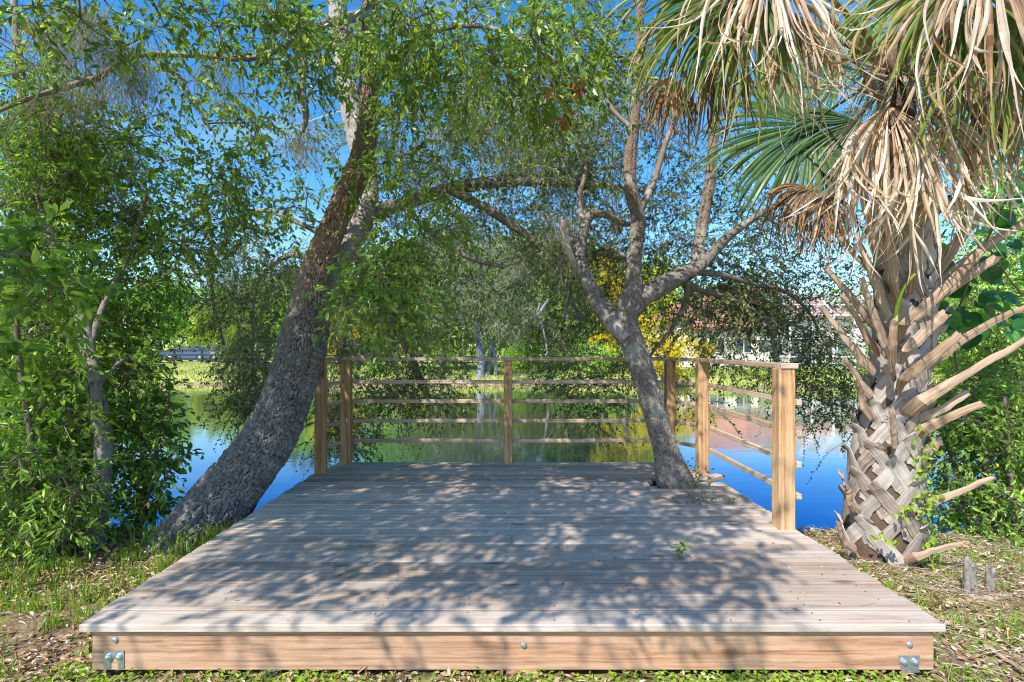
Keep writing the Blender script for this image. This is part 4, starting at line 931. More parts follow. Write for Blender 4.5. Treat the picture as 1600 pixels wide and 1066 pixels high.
bush_tree('lime_shrub', 'yellow green shrub glowing behind the palm at the right edge', 'shrub',
 [[(1560, 690, 9, 5), (1550, 600, 9, 4), (1540, 540, 9, 3)], [(1640, 700, 9, 5), (1620, 560, 9, 3)]],
 [(1560, 545, 80, 50, 8, 10, 26), (1600, 600, 60, 50, 8, 10, 14), (1500, 590, 40, 40, 8.5, 10, 8), (1590, 480, 40, 30, 8.5, 10, 6)],
 'leaf_lime', 'twig', .07, .03, .36, 10, 10, .34, LEAF4, seed=104)
bush_tree('far_right_tree', 'tall broadleaf tree with dark crown behind the palm at the right edge', 'tree',
 [[(1700, 760, 7, 20), (1680, 500, 7, 16), (1650, 250, 7.2, 10), (1620, 60, 7.2, 6)], [(1680, 450, 7, 10), (1580, 330, 7.4, 6), (1500, 240, 7.6, 3)]],
 [(1570, 440, 80, 60, 6.2, 8, 24), (1620, 330, 70, 100, 6.2, 8, 26), (1550, 320, 50, 50, 6.5, 8, 10), (1600, 120, 80, 100, 6.4, 8, 16), (1500, 180, 60, 90, 6.6, 8, 10), (1420, 100, 60, 60, 6.8, 8, 7), (1340, 60, 50, 50, 7, 8, 4)],
 'leaf_far', 'bark_deck', .07, .03, .34, 10, 10, .34, LEAF4, seed=106)
# ================================================================ cabbage palm
palm = thing('cabbage_palm', 'cabbage palm with criss cross boots, long cut stalks and hanging dead fans', 'palm tree', P(1376, 880, 3.9))
PC = [(1382, 900, 3.93, 62), (1378, 850, 3.93, 56), (1379, 790, 3.93, 50), (1382, 730, 3.93, 47), (1388, 660, 3.93, 42), (1402, 590, 3.93, 38), (1412, 515, 3.93, 38), (1413, 440, 3.93, 38), (1410, 360, 3.93, 38), (1404, 270, 3.93, 34), (1400, 190, 3.93, 28), (1398, 110, 3.93, 20), (1398, 60, 3.93, 12)]
mb = MB()
pc3 = [P(x, y, d) for x, y, d, r in PC]; pr = [.94 * r * d / F for x, y, d, r in PC]
CC, RR_ = tube(mb, pc3, pr, 48, 240, (.02, .012, .004), .05, 120)
child(mb, 'trunk', M['fiber'], palm, True)
def trunk_at(z):
    k = int(np.argmin(np.abs(CC[:, 2] - z))); return CC[k], RR_[k]
def strap(mb, pts, nrms, ws, th, rnd=.5, seed=None, curl=.0):
    """a bent board along pts, facing nrms"""
    pts = np.asarray(pts, float); nrms = nrm(np.asarray(nrms, float)); T = nrm(np.gradient(pts, axis=0))
    nr = nrm(nrms - T * (nrms * T).sum(1, keepdims=True)); S = np.cross(T, nr)
    n = len(pts); ws = np.asarray(ws, float) * np.ones(n) * (1 + rng.normal(size=n) * .05); pts = pts + rng.normal(size=pts.shape) * .0022; th = np.asarray(th, float) * np.ones(n)
    prof = np.array([[-1, -1], [1, -1], [1, .0], [.55, .8], [0, 1], [-.55, .8], [-1, .0]])
    V = pts[:, None] + prof[None, :, 0:1] * (S * (ws / 2)[:, None])[:, None] + prof[None, :, 1:2] * (nr * (th / 2)[:, None])[:, None]
    V[-1] += T[-1] * (rng.normal(size=(7, 1)) * .012); V[0] += T[0] * (rng.normal(size=(7, 1)) * .006)
    L = np.concatenate([[0], np.cumsum(np.linalg.norm(np.diff(pts, axis=0), axis=1))]); sd = rng.random() * 50 if seed is None else seed
    tc = np.stack([np.repeat(L[:, None], 7, 1) * 1.5 + sd, prof[None, :, 0] * ws[:, None] / 2 + sd * 1.3, prof[None, :, 1] * th[:, None] / 2 + sd * .3 + 0 * L[:, None]], -1)
    k = 7; i = (np.arange(n - 1) * k)[:, None]; j = np.arange(k)[None]
    q = np.stack([i + j, i + (j + 1) % k, i + k + (j + 1) % k, i + k + j], -1).reshape(-1, 4)
    mb.add(V, [q, np.array([list(range(k))[::-1], [(n - 1) * k + a for a in range(k)]])], tc, rnd)
# boots: each splits into two straps that hug the trunk and cross its neighbours'
nb_ = 112
zlo, zhi = -.02, 2.75
for k in range(nb_):
    f = k / nb_; z = zlo + (zhi - zlo) * f; phi = k * math.radians(137.5) + .4
    if math.sin(phi) > .55: continue     # the side turned to the pond stays hidden
    mbk = MB(); r_ = .5 + .5 * rng.random(); hgt = .24 + .05 * rng.random(); wid = .080 + .02 * rng.random(); sp = math.radians(40 + 6 * rng.random())
    lift = .016 + .02 * rng.random(); cut = .03 + .07 * rng.random() ** 2
    rr_ = rng.random()
    for s in (-1, 1):
        pts = []; nn = []; ww = []
        for q in np.linspace(0, 1, 8):
            zz = z + hgt * q; c, r = trunk_at(zz); a = phi + s * sp * (1 - q) ** 1.0 + (-s) * .0
            rad_ = r + .006 + (lift + .012 * (s > 0)) * q ** 1.3
            o_ = np.array([math.cos(a), math.sin(a), 0]); pts.append(np.array([c[0], c[1], zz]) + o_ * rad_); nn.append(o_ + [0, 0, -.25 * q]); ww.append(wid * (1.15 - .15 * q))
        if s > 0 or rng.random() < .5:     # the cut stalk end goes on past the crossing
            for q in (.5, 1.):
                zz = z + hgt + cut * q * .8; c, r = trunk_at(zz); a = phi - s * sp * .25 * q; o_ = np.array([math.cos(a), math.sin(a), 0])
                pts.append(np.array([c[0], c[1], zz]) + o_ * (r + .006 + lift + .012 + cut * q * .55)); nn.append(o_ + [0, 0, -.5]); ww.append(wid * (1 - .05 * q))
        strap(mbk, pts, nn, ww, .013, rr_)
    child(mbk, 'boot', M['boot'], palm)
# long cut leaf stalks, base -> tip
ST = [((1360, 500, 3.8), (1290, 417, 3.75), 26, 15), ((1352, 568, 3.75), (1285, 480, 3.65), 28, 13), ((1362, 538, 3.7), (1316, 463, 3.55), 24, 14), ((1346, 606, 3.8), (1319, 562, 3.7), 24, 14), ((1387, 545, 3.62), (1346, 434, 3.5), 27, 17), ((1382, 480, 3.68), (1341, 378, 3.6), 30, 20),
 ((1405, 515, 3.6), (1533, 393, 3.45), 26, 18), ((1455, 470, 3.75), (1558, 402, 3.6), 26, 18), ((1412, 553, 3.6), (1478, 490, 3.5), 26, 20), ((1407, 600, 3.6), (1500, 522, 3.45), 32, 17), ((1424, 636, 3.62), (1604, 529, 3.4), 28, 12), ((1437, 676, 3.68), (1534, 631, 3.55), 24, 15), ((1460, 560, 3.75), (1610, 477, 3.6), 24, 12), ((1453, 785, 3.7), (1551, 746, 3.6), 18, 10), ((1422, 874, 3.6), (1514, 848, 3.5), 18, 9),
 ((1463, 425, 3.75), (1544, 311, 3.65), 26, 20), ((1450, 455, 3.8), (1600, 350, 3.6), 26, 16), ((1380, 440, 3.7), (1292, 343, 3.65), 22, 12), ((1400, 450, 3.65), (1385, 330, 3.5), 28, 22), ((1430, 440, 3.65), (1440, 320, 3.5), 26, 20), ((1378, 154, 3.6), (1330, 80, 3.5), 30, 14), ((1350, 640, 3.8), (1335, 590, 3.66), 22, 16), ((1436, 720, 3.72), (1470, 690, 3.66), 22, 18), ((1444, 650, 3.7), (1512, 612, 3.6), 20, 14), ((1400, 700, 3.6), (1395, 640, 3.52), 20, 15), ((1396, 580, 3.58), (1398, 500, 3.48), 22, 18), ((1322, 850, 3.75), (1311, 815, 3.68), 18, 12), ((1330, 790, 3.75), (1318, 755, 3.68), 18, 12), ((1375, 400, 3.7), (1345, 300, 3.6), 24, 18)]
for (b, t, w0, w1) in ST:
    p0 = P(*b); p1 = P(*t); L = np.linalg.norm(p1 - p0); q = np.linspace(0, 1, 12)[:, None]
    c, r = trunk_at(p0[2]); inw = np.array([c[0], c[1], p0[2]]) - p0
    pts = p0 * (1 - q) + p1 * q; pts += np.array([0, 0, 1.]) * (q * (1 - q)) * L * .04 + rng.normal() * .02 * np.sin(q * 3) ; pts[0] += inw * .25; pts[0][2] -= .05
    ws = .68 * (w0 * (1 - q[:, 0]) ** 1.5 + w1 * (1 - (1 - q[:, 0]) ** 1.5)) * b[2] / F
    ws = ws * np.where(q[:, 0] < .15, 1.15, 1)
    mbk = MB(); out_ = np.array([0, -1., .55])
    strap(mbk, pts, np.tile(out_, (12, 1)), ws, ws * .26 + .004, rng.random()); child(mbk, 'cut_stalk', M['stub'], palm)
mb = MB(); tube(mb, PX([(1400, 515, 3.58), (1402, 480, 3.52), (1412, 450, 3.48), (1430, 428, 3.45)]), [.014, .013, .011, .008], 10, 20); child(mb, 'green_stalk', M['leaf_lime'], palm, True)

# fans ------------------------------------------------------------------
CROWN = P(1402, 120, 3.9)
def fan(hub, axis, nml, n=38, spread=150, L=.9, w=.030, grav=.9, jit=.2, curl=0., split=.35, mat='frond_green', pet=True, lab=None, petmat='stub', seed=None, steps=16, hub_from=None, rshift=0.):
    hub = np.asarray(hub, float); axis = nrm(np.asarray(axis, float)); nml = np.asarray(nml, float); nml = nrm(nml - axis * np.dot(nml, axis)); side = np.cross(nml, axis)
    th = np.radians(np.linspace(-spread / 2, spread / 2, n)) + rng.normal(size=n) * .02
    D0 = np.cos(th)[:, None] * axis + np.sin(th)[:, None] * side + nml * (.15 * rng.normal(size=n) * jit)[:, None]; D0 = nrm(D0)
    Ls = L * (.72 + .28 * np.cos(th * .8)) * (.8 + .35 * rng.random(n))
    g = grav * (.6 + .9 * rng.random(n)); D = D0.copy(); Pn = np.repeat(hub[None], n, 0) + D * .02
    pts = [Pn.copy()]; Ds = [D.copy()]
    cur = rng.normal(size=(n, 3)) * curl
    for k in range(steps):
        q = k / steps
        soft = 0.10 + 1.3 * max(0, q - split * .6) 
        D = nrm(D + np.array([0, 0, -1.]) * (g * soft / steps * 5)[:, None] + cur * (max(0, q - split)) + rng.normal(size=(n, 3)) * jit * .18 * q)
        Pn = Pn + D * (Ls / steps)[:, None]; pts.append(Pn.copy()); Ds.append(D.copy())
    pts = np.stack(pts, 1); Ds = np.stack(Ds, 1); q = np.linspace(0, 1, steps + 1)
    per = np.radians(spread) / n   # angular pitch: segments touch up to the split
    wq = np.minimum(per * 1.05 * q * L * 1.0 + .004, w * .74) * np.where(q > split, 1 - ((q - split) / (1 - split)) ** 1.6, 1) + .0008
    wq = wq[None] * (.75 + .5 * rng.random((n, 1)))
    tw = (rng.normal(size=(n, 1)) * jit * 3.6) * np.maximum(0, q - split)[None] * 2
    base_s = np.cross(np.broadcast_to(nml, Ds.shape), Ds); base_s = nrm(base_s); nn_ = np.cross(Ds, base_s)
    S = base_s * np.cos(tw)[..., None] + nn_ * np.sin(tw)[..., None]; U = np.cross(Ds, S)
    V = np.stack([pts - S * (wq / 2)[..., None], pts + U * (wq * .28)[..., None], pts + S * (wq / 2)[..., None]], 2)
    b = (np.arange(n) * (steps + 1) * 3)[:, None, None]; i = (np.arange(steps) * 3)[None, :, None]; j = np.arange(2)[None, None]
    f = np.stack([b + i + j, b + i + j + 1, b + i + 3 + j + 1, b + i + 3 + j], -1).reshape(-1, 4)
    r = np.clip(.12 + .76 * rng.random(n)[:, None] + rshift + np.linspace(-.12, .2, steps)[None] + rng.normal(size=(n, steps)) * .09, 0, 1)
    mb = MB(); mb.add(V, f, None, np.repeat(r, 2, axis=1).ravel()); fo = child(mb, 'fan_leaf', M[mat], palm, label=lab)
    if pet:
        a = np.asarray(hub_from if hub_from is not None else CROWN, float); m_ = (a + hub) / 2 + [0, 0, np.linalg.norm(a - hub) * .12]
        mbp = MB(); q = np.linspace(0, 1, 10)[:, None]; pp = (1 - q) ** 2 * a + 2 * q * (1 - q) * m_ + q * q * hub
        strap(mbp, pp, np.tile([0, -.5, -1.], (10, 1)), np.linspace(.045, .018, 10), np.linspace(.022, .012, 10), rng.random()); child(mbp, 'petiole', M[petmat], fo)
    return fo
toc = lambda h: np.array([0, -1, 0.]) 
# dead hanging fans
for (hx, hy, hd, ax, az, sprd, LL, n_, lab) in (
    (1388, 165, 3.35, (-.05, -.3, -1), 0, 118, 1.08, 62, 'big bleached dead fan hanging in front of the trunk'),
    (1440, 165, 3.45, (.35, -.3, -.9), 0, 100, 1.0, 40, None),
    (1372, 180, 3.5, (-.25, -.2, -1), 0, 95, .95, 34, None)):
    fan(P(hx, hy, hd), ax, (0, -1, .3), n_, sprd, LL, .050, 2.2, .75, .7, .3, 'frond_bleached', True, lab)
fan(P(1262, 292, 4.5), (-.5, -.3, -1), (0, -1, .3), 60, 165, .72, .026, 1.5, .5, .35, .3, 'frond_brown', True, 'small brown dead fan hanging left of the trunk')
fan(P(1285, 300, 4.4), (.1, -.3, -1), (0, -1, .3), 36, 120, .62, .024, 1.6, .5, .3, .3, 'frond_brown', False)
# upper left cluster: tan over yellow green
fan(P(1205, -70, 3.15), (-.25, -.2, -1), (0, -1, .4), 52, 140, 1.05, .026, 1.5, .8, .9, .35, 'frond_bleached', True, 'dead tan fan draped over the green fans at the top')
fan(P(1190, -20, 3.3), (-.9, -.1, -.55), (0, -1, .4), 56, 150, 1.05, .034, .8, .35, .2, .45, 'frond_mixed', True, 'yellow green fan with browning tips reaching left', rshift=-.22)
fan(P(1150, -40, 3.5), (-.8, 0, -.8), (0, -1, .3), 50, 150, 1.05, .034, .9, .4, .25, .42, 'frond_mixed', True, rshift=-.15)
fan(P(1130, 0, 3.7), (-.3, .1, -1), (0, -1, .3), 48, 140, 1.0, .030, 1.2, .5, .3, .35, 'frond_mixed', True, None, rshift=.15)
fan(P(1050, 120, 4.2), (-.2, 0, -1), (0, -1, .3), 44, 130, .62, .022, 1.6, .6, .4, .3, 'frond_brown', False, 'brown frond tips hanging against the deck tree')
fan(P(1235, 20, 3.25), (.15, -.2, -1), (0, -1, .3), 34, 110, .85, .026, 1.6, .6, .8, .25, 'frond_dead', False)
fan(P(1110, 90, 4.0), (0, 0, -1), (0, -1, .3), 40, 110, .75, .022, 1.6, .5, .4, .3, 'frond_brown', False)
# dark green fans behind
fan(P(1268, 195, 4.7), (-1, .1, -.45), (0, -1, .25), 56, 215, 1.05, .055, .45, .12, .0, .5, 'frond_green', True, 'dark green fan spread open against the sky', 'frond_green')
fan(P(1330, 95, 4.9), (-.6, .2, .4), (0, -1, .25), 50, 190, .95, .055, .5, .2, .0, .45, 'frond_green', True, None, 'frond_green')
fan(P(1340, 190, 4.6), (-.4, .1, -.8), (0, -1, .2), 46, 180, .8, .050, .6, .2, .0, .45, 'frond_green', False)
# right cluster
fan(P(1500, 90, 4.5), (.5, .2, .1), (0, -1, .2), 46, 200, .95, .055, .7, .2, .1, .45, 'frond_green', False)
fan(P(1430, 60, 4.5), (.1, .3, -.6), (0, -1, .3), 46, 200, .9, .050, .6, .2, .1, .45, 'frond_green', False)
fan(P(1545, -80, 3.0), (.1, -.2, -1), (0, -1, .4), 46, 140, 1.1, .036, 1.5, .5, .6, .35, 'frond_dead', True, 'dead tan fan hanging at the top right edge')
fan(P(1500, -40, 3.15), (-.1, -.1, -1), (0, -1, .4), 50, 150, 1.1, .034, 1.1, .4, .3, .42, 'frond_mixed', True)
fan(P(1450, -40, 3.3), (-.7, -.1, -.8), (0, -1, .4), 44, 140, .75, .034, .7, .3, .2, .45, 'frond_mixed', True, 'bright yellow green fan above the crown', rshift=-.2)
fan(P(1600, 20, 3.2), (.0, -.1, -1), (0, -1, .4), 50, 160, 1.1, .032, 1.2, .5, .5, .38, 'frond_mixed', True, None, rshift=.1)
fan(P(1570, 120, 3.5), (.2, -.1, -1), (0, -1, .4), 40, 130, .85, .040, 1.7, .5, .5, .35, 'frond_dead', True)
fan(P(1480, 120, 3.6), (.5, -.2, -.9), (0, -1, .4), 36, 110, .8, .040, 1.7, .5, .5, .35, 'frond_dead', True)
fan(P(1530, 60, 3.7), (.3, 0, -1), (0, -1, .4), 46, 150, 1.0, .030, 1.2, .4, .3, .42, 'frond_mixed', True)
for (a, b) in (((1380, 110, 3.8), (1140, 62, 3.6)), ((1385, 120, 3.8), (1200, 92, 3.7)), ((1375, 150, 3.8), (1255, 134, 4.3))):
    mbp = MB(); q = np.linspace(0, 1, 10)[:, None]; pp = P(*a) * (1 - q) + P(*b) * q + np.array([0, 0, .03]) * np.sin(q * 3.14)
    strap(mbp, pp, np.tile([0, -.5, 1.], (10, 1)), np.linspace(.034, .018, 10), np.linspace(.02, .01, 10)); child(mbp, 'petiole', M['stub'], palm)
# fibres about the crown
mb = MB(); n_ = 500; c = CROWN + rng.normal(size=(n_, 3)) * [.16, .14, .22] + [0, 0, -.1]; e = c + rdir(n_, -.4) * rng.uniform(.05, .3, n_)[:, None]
seg_tubes(mb, c, e, (c + e) / 2 + [0, 0, .02], .002, .0008, n=4); fb = child(mb, 'crown_fibres', M['straw'], palm); fb['kind'] = 'stuff'

# ---------------------------------------------------------------- broad-leaved climber and the small creeper
v = thing('broadleaf_climber', 'climber with large round dark green leaves behind the palm stalks', 'vine', P(1500, 560, 4.2))
mb = MB(); mt = MB()
tube(mt, PX([(1500, 600, 4.3), (1490, 520, 4.2), (1510, 450, 4.1), (1540, 380, 4.0), (1580, 300, 4.0), (1620, 250, 4)]), [.008] * 6, 6, 30)
tube(mt, PX([(1490, 520, 4.2), (1450, 420, 4.1), (1440, 380, 4.0), (1430, 360, 3.9)]), [.006] * 4, 6, 20)
tube(mt, PX([(1540, 380, 4.0), (1580, 440, 4.0), (1610, 470, 4)]), [.006] * 3, 6, 20)
RL = []
for (x, y, rx, ry, n_) in ((1520, 450, 60, 60, 26), (1570, 360, 50, 60, 24), (1475, 400, 40, 40, 10), (1560, 480, 50, 40, 12), (1590, 280, 20, 30, 6), (1445, 380, 20, 30, 4), (1520, 320, 40, 30, 8), (1415, 160, 20, 14, 3), (1500, 240, 30, 30, 5)):
    for q in range(n_): RL.append(P(x + rng.uniform(-rx, rx), y + rng.uniform(-ry, ry), rng.uniform(3.95, 4.6)))
RL = np.array(RL); K = len(RL); a = np.linspace(0, 2 * np.pi, 17)[:-1]
o_ = np.stack([.5 - .5 * np.cos(a) * (1 - .25 * np.exp(-((a - 0) % (2 * np.pi) - 0) ** 2 * 8)), .52 * np.sin(a) * (1 - .12 * np.cos(a)), .12 * np.abs(np.sin(a)) - .1 * (.5 - .5 * np.cos(a))], 1)
tv = np.vstack([[[.45, 0, 0]], o_]); tf = np.array([[0, 1 + k, 1 + (k + 1) % 16] for k in range(16)])
leaves(mb, RL, nrm(rng.normal(size=(K, 3)) * [1, .5, .5] + [0, -.2, -.6]), rng.normal(size=(K, 3)) * .4 + [-.1, -.8, .7], .15 * (.7 + .5 * rng.random(K)), .14 * (.7 + .5 * rng.random(K)), rng.random(K), (tv, tf))
seg_tubes(mt, RL, RL + rng.normal(size=(K, 3)) * .04 + [0, .12, .02], RL + [0, .06, 0], .002, .002, n=4)
mb.R = [r for r in mb.R]
child(mt, 'stem', M['twig'], v, True); child(mb, 'leaves', M['leaf_round'], v)
v = thing('creeper', 'small yellow green creeper climbing the lower right side of the palm trunk', 'vine', P(1450, 880, 3.7))
mb = MB(); mt = MB(); path = [P(*q) for q in ((1452, 905, 3.66), (1450, 840, 3.66), (1448, 780, 3.66), (1442, 720, 3.68), (1438, 660, 3.7))]
tube(mt, path, [.003] * 5, 5, 24); cp = catmull(path, 150); n_ = 150
pp = cp + rng.normal(size=(n_, 3)) * [.045, .03, .03]
pp = np.concatenate([pp, np.array([P(1390, 850, 3.58), P(1375, 840, 3.58), P(1410, 800, 3.6), P(1420, 790, 3.6)]).repeat(6, 0) + rng.normal(size=(24, 3)) * .02])
n_ = len(pp); leaves(mb, pp, rdir(n_, -.1), rng.normal(size=(n_, 3)) * .5 + [0, -1, .4], .045 * (.6 + .7 * rng.random(n_)), .032, rng.random(n_))
child(mt, 'stem', M['twig'], v); child(mb, 'leaves', M['leaf_vine'], v)
# cut grey stumps and fallen stalks by the palm
for (x, y, yt, r, lab) in ((1516, 935, 868, 8, 'taller split grey stump sticking up from the straw'), (1546, 928, 882, 4.5, 'thin short grey stump beside the taller split one')):
    d = F * (CAMZ - .03) / (y - HY); b = P(x, y, d); tp = P(x + (3 if r > 7 else -2), yt, d)
    t_ = thing('stump', lab, 'stump', b, 'cut grey stumps near the palm'); mb = MB()
    rr = r * d / F; H_ = tp[2] - b[2]
    for q in range(7 if r > 7 else 4):
        a = rng.random() * 6.28; o_ = np.array([math.cos(a), math.sin(a), 0]) * rr * (.55 if q else 0); hh_ = H_ * (1 if q == 1 else rng.uniform(.55, .95)); w_ = rr * rng.uniform(.5, .75)
        ln_ = np.array([rng.normal() * .006, rng.normal() * .006, 0]) + o_ * .05
        tube(mb, [b + o_ * 1.2 - [0, 0, .05], b + o_ + [0, 0, hh_ * .5], b + o_ + ln_ + [0, 0, hh_ * .85], b + o_ + ln_ * 1.3 + [0, 0, hh_]], [w_ * 1.5, w_, w_ * .8, w_ * .12], 12, 36, (.012, .06, .004), .5, int(130 + r + q))
    child(mb, 'wood', M['bark_branch'], t_, True)
for (a, b_, w_, lab) in (((1340, 905), (1500, 985), .035, 'long brown fallen palm stalk lying along the deck edge by the palm'), ((1470, 945), (1620, 930), .03, 'bleached fallen stalk lying across the straw behind the stumps'), ((1540, 1010), (1640, 1075), .02, 'thin brown fallen stalk in the grass at the lower right corner')):
    d1 = F * (CAMZ - .05) / (a[1] - HY); d2 = F * (CAMZ - .05) / (b_[1] - HY); p0 = P(*a, d1); p1 = P(*b_, d2)
    t_ = thing('fallen_stalk', lab, 'palm stalk', (p0 + p1) / 2, 'fallen palm stalks'); mb = MB(); q = np.linspace(0, 1, 12)[:, None]
    pp = p0 * (1 - q) + p1 * q + rng.normal() * .03 * np.sin(q * 3.1) * [1, 0, 0] + [0, 0, .01]
    strap(mb, pp, np.tile([0, -.2, 1.], (12, 1)), w_ * (1.3 - .6 * q[:, 0]), .014); child(mb, 'stalk', M['stub'], t_)
# ================================================================ the far side of the pond
def proto(mat, bark, H, Rx, Rz, zc, n, leaf, trunk_r, seed, clump=.45, gap=.55, weep=0.):
    """one tree at the origin: trunk with limbs and a crown of leaf clumps"""
    global rng
    keep = rng; rng = np.random.default_rng(seed)
    t = empty('tree'); mb = MB(); 
    tube(mb, [(0, 0, -.4), (.05, .05, zc * .3), (rng.normal() * .2, rng.normal() * .2, zc * .7), (0, 0, zc + Rz * .5)], [trunk_r * 1.3, trunk_r, trunk_r * .8, trunk_r * .25], 12, 24, (.12, .2, .015), .15, seed)
    # crown lobes
    nl = 16; lob = []
    for k in range(nl):
        v = rdir(1)[0]; lob.append(v * np.array([Rx, Rx, Rz]) * (.35 + .5 * rng.random()) + [0, 0, zc])
    lob = np.array(lob)
    for c in lob[:10]: tube(mb, [(0, 0, zc * (.35 + .4 * rng.random())), (c * [.5, .5, 1] + [0, 0, -.3 * Rz]), c], [trunk_r * .4, trunk_r * .25, trunk_r * .08], 6, 8, None, .1, seed)
    child(mb, 'trunk', M[bark], t, True)
    C = lob[rng.integers(0, nl, n)] + rng.normal(size=(n, 3)) * np.array([Rx, Rx, Rz]) * .20
    if weep: C[:, 2] -= np.abs(rng.normal(size=n)) * weep * (np.hypot(C[:, 0], C[:, 1]) / Rx)
    C[:, 2] = np.maximum(C[:, 2], .35 + .4 * rng.random(n))
    ml = MB(); sprays(ml, None, C, clump, 10, 10, clump * .9, leaf, leaf * .62, .4, LEAF4, out=1.)
    child(ml, 'crown', M[mat], t); rng = keep
    return t
used = {}
def place(key, x, d, scale, rot, label, cat='tree', group=None, name=None, sz=1., zoff=0.):
    src = PROTO[key]
    o = src if key not in used else copy_tree(src)
    used[key] = 1
    X_ = (x - 800) * d / F; z = float(ground_z(np.array(X_), np.array(float(d))))
    o.location = (X_, d, z + zoff); o.rotation_euler = (0, 0, rot); o.scale = (scale, scale, scale * sz)
    o.name = name or 'tree'; tag(o, label, cat, group); return o
PROTO = {
 'green': proto('leaf_far', 'bark_deck', 9, 3.6, 3.2, 4.6, 420, .17, .22, 201),
 'olive': proto('leaf_olive', 'bark_pale', 8, 3.4, 2.8, 4.4, 460, .15, .24, 202, weep=1.4),
 'lime': proto('leaf_lime', 'bark_deck', 7, 2.8, 2.6, 3.6, 330, .16, .16, 203),
 'dark': proto('leaf_oak', 'bark_deck', 9, 3.8, 3.4, 4.8, 460, .16, .24, 204),
 'yellow': proto('leaf_yellow', 'bark_deck', 4, 1.45, 2.0, 2.6, 88, .10, .07, 205, .26),
 'bush': proto('leaf_far', 'twig', 2, 1.3, .9, .9, 110, .11, .05, 206, .3),
}
GB = 'trees beyond the far bank'
def T(key, x, d, s, lab, sz=1., zoff=0., **kw): return place(key, x, d, s, rng.uniform(0, 6.28), lab, 'tree', GB, {'green': 'green_tree', 'olive': 'grey_green_oak', 'lime': 'lime_green_tree', 'dark': 'dark_green_oak', 'yellow': 'yellow_flowering_tree'}[key], sz, zoff)
# back row
T('green', 250, 62, 1.25, 'mid green tree behind the fence seen left of the leaning oak', 1.0)
T('green', 120, 58, 1.35, 'green tree far behind the thicket beyond the pale trunk')
T('green', -60, 56, 1.35, 'green tree beyond the pond hidden mostly by the left thicket')
T('lime', 345, 60, 1.25, 'light green tree above the parked cars')
T('green', 420, 64, 1.3, 'green tree touching the leaning trunk at its left side')
T('dark', 500, 66, 1.6, 'dark tree directly behind the leaning trunk')
T('lime', 560, 54, 1.0, 'yellowish green tree above the left end of the guard rail')
T('green', 620, 64, 1.8, 'tall green tree behind the hanging branch of the leaning oak')
T('dark', 700, 68, 2.0, 'tall dark tree in the back row left of the white trunk')
T('olive', 780, 62, 2.2, 'tall grey green oak in the back row behind the white trunk')
T('green', 860, 66, 2.0, 'tall green tree in the back row right of the white trunk')
T('dark', 930, 62, 1.8, 'dark tree behind the left fork of the deck oak')
T('green', 1010, 66, 1.6, 'green tree behind the deck oak fork')
T('dark', 1085, 72, 1.15, 'dark tree left of the tiled roof')
T('lime', 1345, 66, 1.3, 'bright green tree crown showing above the pool cage')
T('green', 1450, 62, 1.2, 'green tree behind the palm trunk')
T('green', 1560, 56, 1.25, 'green tree far behind the lime shrub')
T('dark', 1700, 50, 1.3, 'dark tree beyond the right edge bushes')
T('lime', 1210, 70, 1.35, 'light green tree behind the roof ridge')
# middle row on the bank
T('olive', 690, 37, 1.15, 'grey green oak on the far bank left of the white trunk', .95)
T('olive', 860, 35, 1.2, 'weeping grey oak over the bank between the white trunk and deck oak', .95)
T('olive', 930, 40, 1.2, 'grey green oak on the bank just left of the deck oak')
T('dark', 810, 42, 1.3, 'dark green oak behind the broken pale branch')
T('green', 470, 44, .8, 'mid green tree on the bank behind the leaning trunk')
T('lime', 385, 46, .75, 'pale green tree right of the parked cars')
T('yellow', 532, 40, 1.3, 'small yellow tree left of the first guard post')
T('yellow', 640, 46, .95, 'yellowish tree seen seen through the leaves left of the centre post')
T('yellow', 705, 48, 1.0, 'yellowish tree just left of the white trunk')
T('yellow', 1040, 27.2, 1.08, 'bright golden yellow tree by the water right of the deck oak', 1.0)
T('yellow', 978, 31, 1.7, 'tall golden yellow tree peeking left of the deck oak', 1.1)
T('yellow', 1098, 29, .62, 'small golden shrub like tree in front of the white wall')
BG = 'bushes on the far bank'
for k, (x, d, s, lab) in enumerate(((590, 29.5, .45, 'low bush at the waterline right of the first guard post'), (760, 31, .5, 'low bush at the foot of the white trunk'), (940, 30, .9, 'rounded bush left of the deck oak at the waterline'), (885, 34, 1.0, 'dark bush under the weeping oak'), (815, 36, 1.1, 'bush under the middle oaks'), (1150, 41, .6, 'small bush before the white wall of the house'), (1330, 41, .7, 'bush at the corner of the pool cage'), (450, 36, .8, 'bush behind the leaning trunk at the bank'), (700, 47, 1.2, 'dark bush at the lane left of centre'), (1400, 34, 1.1, 'bush on the bank behind the palm'), (1500, 30, 1.3, 'bush on the bank right of the palm'), (60, 34, 1.6, 'bush on the bank behind the left thicket'), (-150, 30, 2.2, 'large bush on the bank beyond the left thicket'), (200, 47, 1.2, 'bush by the fence at the left'), (1600, 28, 1.6, 'large bush on the bank behind the lime shrub'))):
    place('bush', x, d, s, k * 1.3, lab, 'shrub', BG, 'bank_bush')
# far wood closing the horizon
mb = MB(); keep = rng; rng = np.random.default_rng(5)
n_ = 1500; x = rng.uniform(-170, 170, n_); y = rng.uniform(84, 100, n_); z = rng.random(n_) ** .8 * (8 + 4 * vnoise(x * .08, x * 0, 71))
sprays(mb, None, np.stack([x, y, z + .8], 1), 1.6, 8, 6, 1.4, .85, .5, .3, LEAF4, out=1.); rng = keep
tag(mb.build('far_wood', M['leaf_far']), 'distant belt of woodland closing the horizon', 'woodland', kind='stuff')

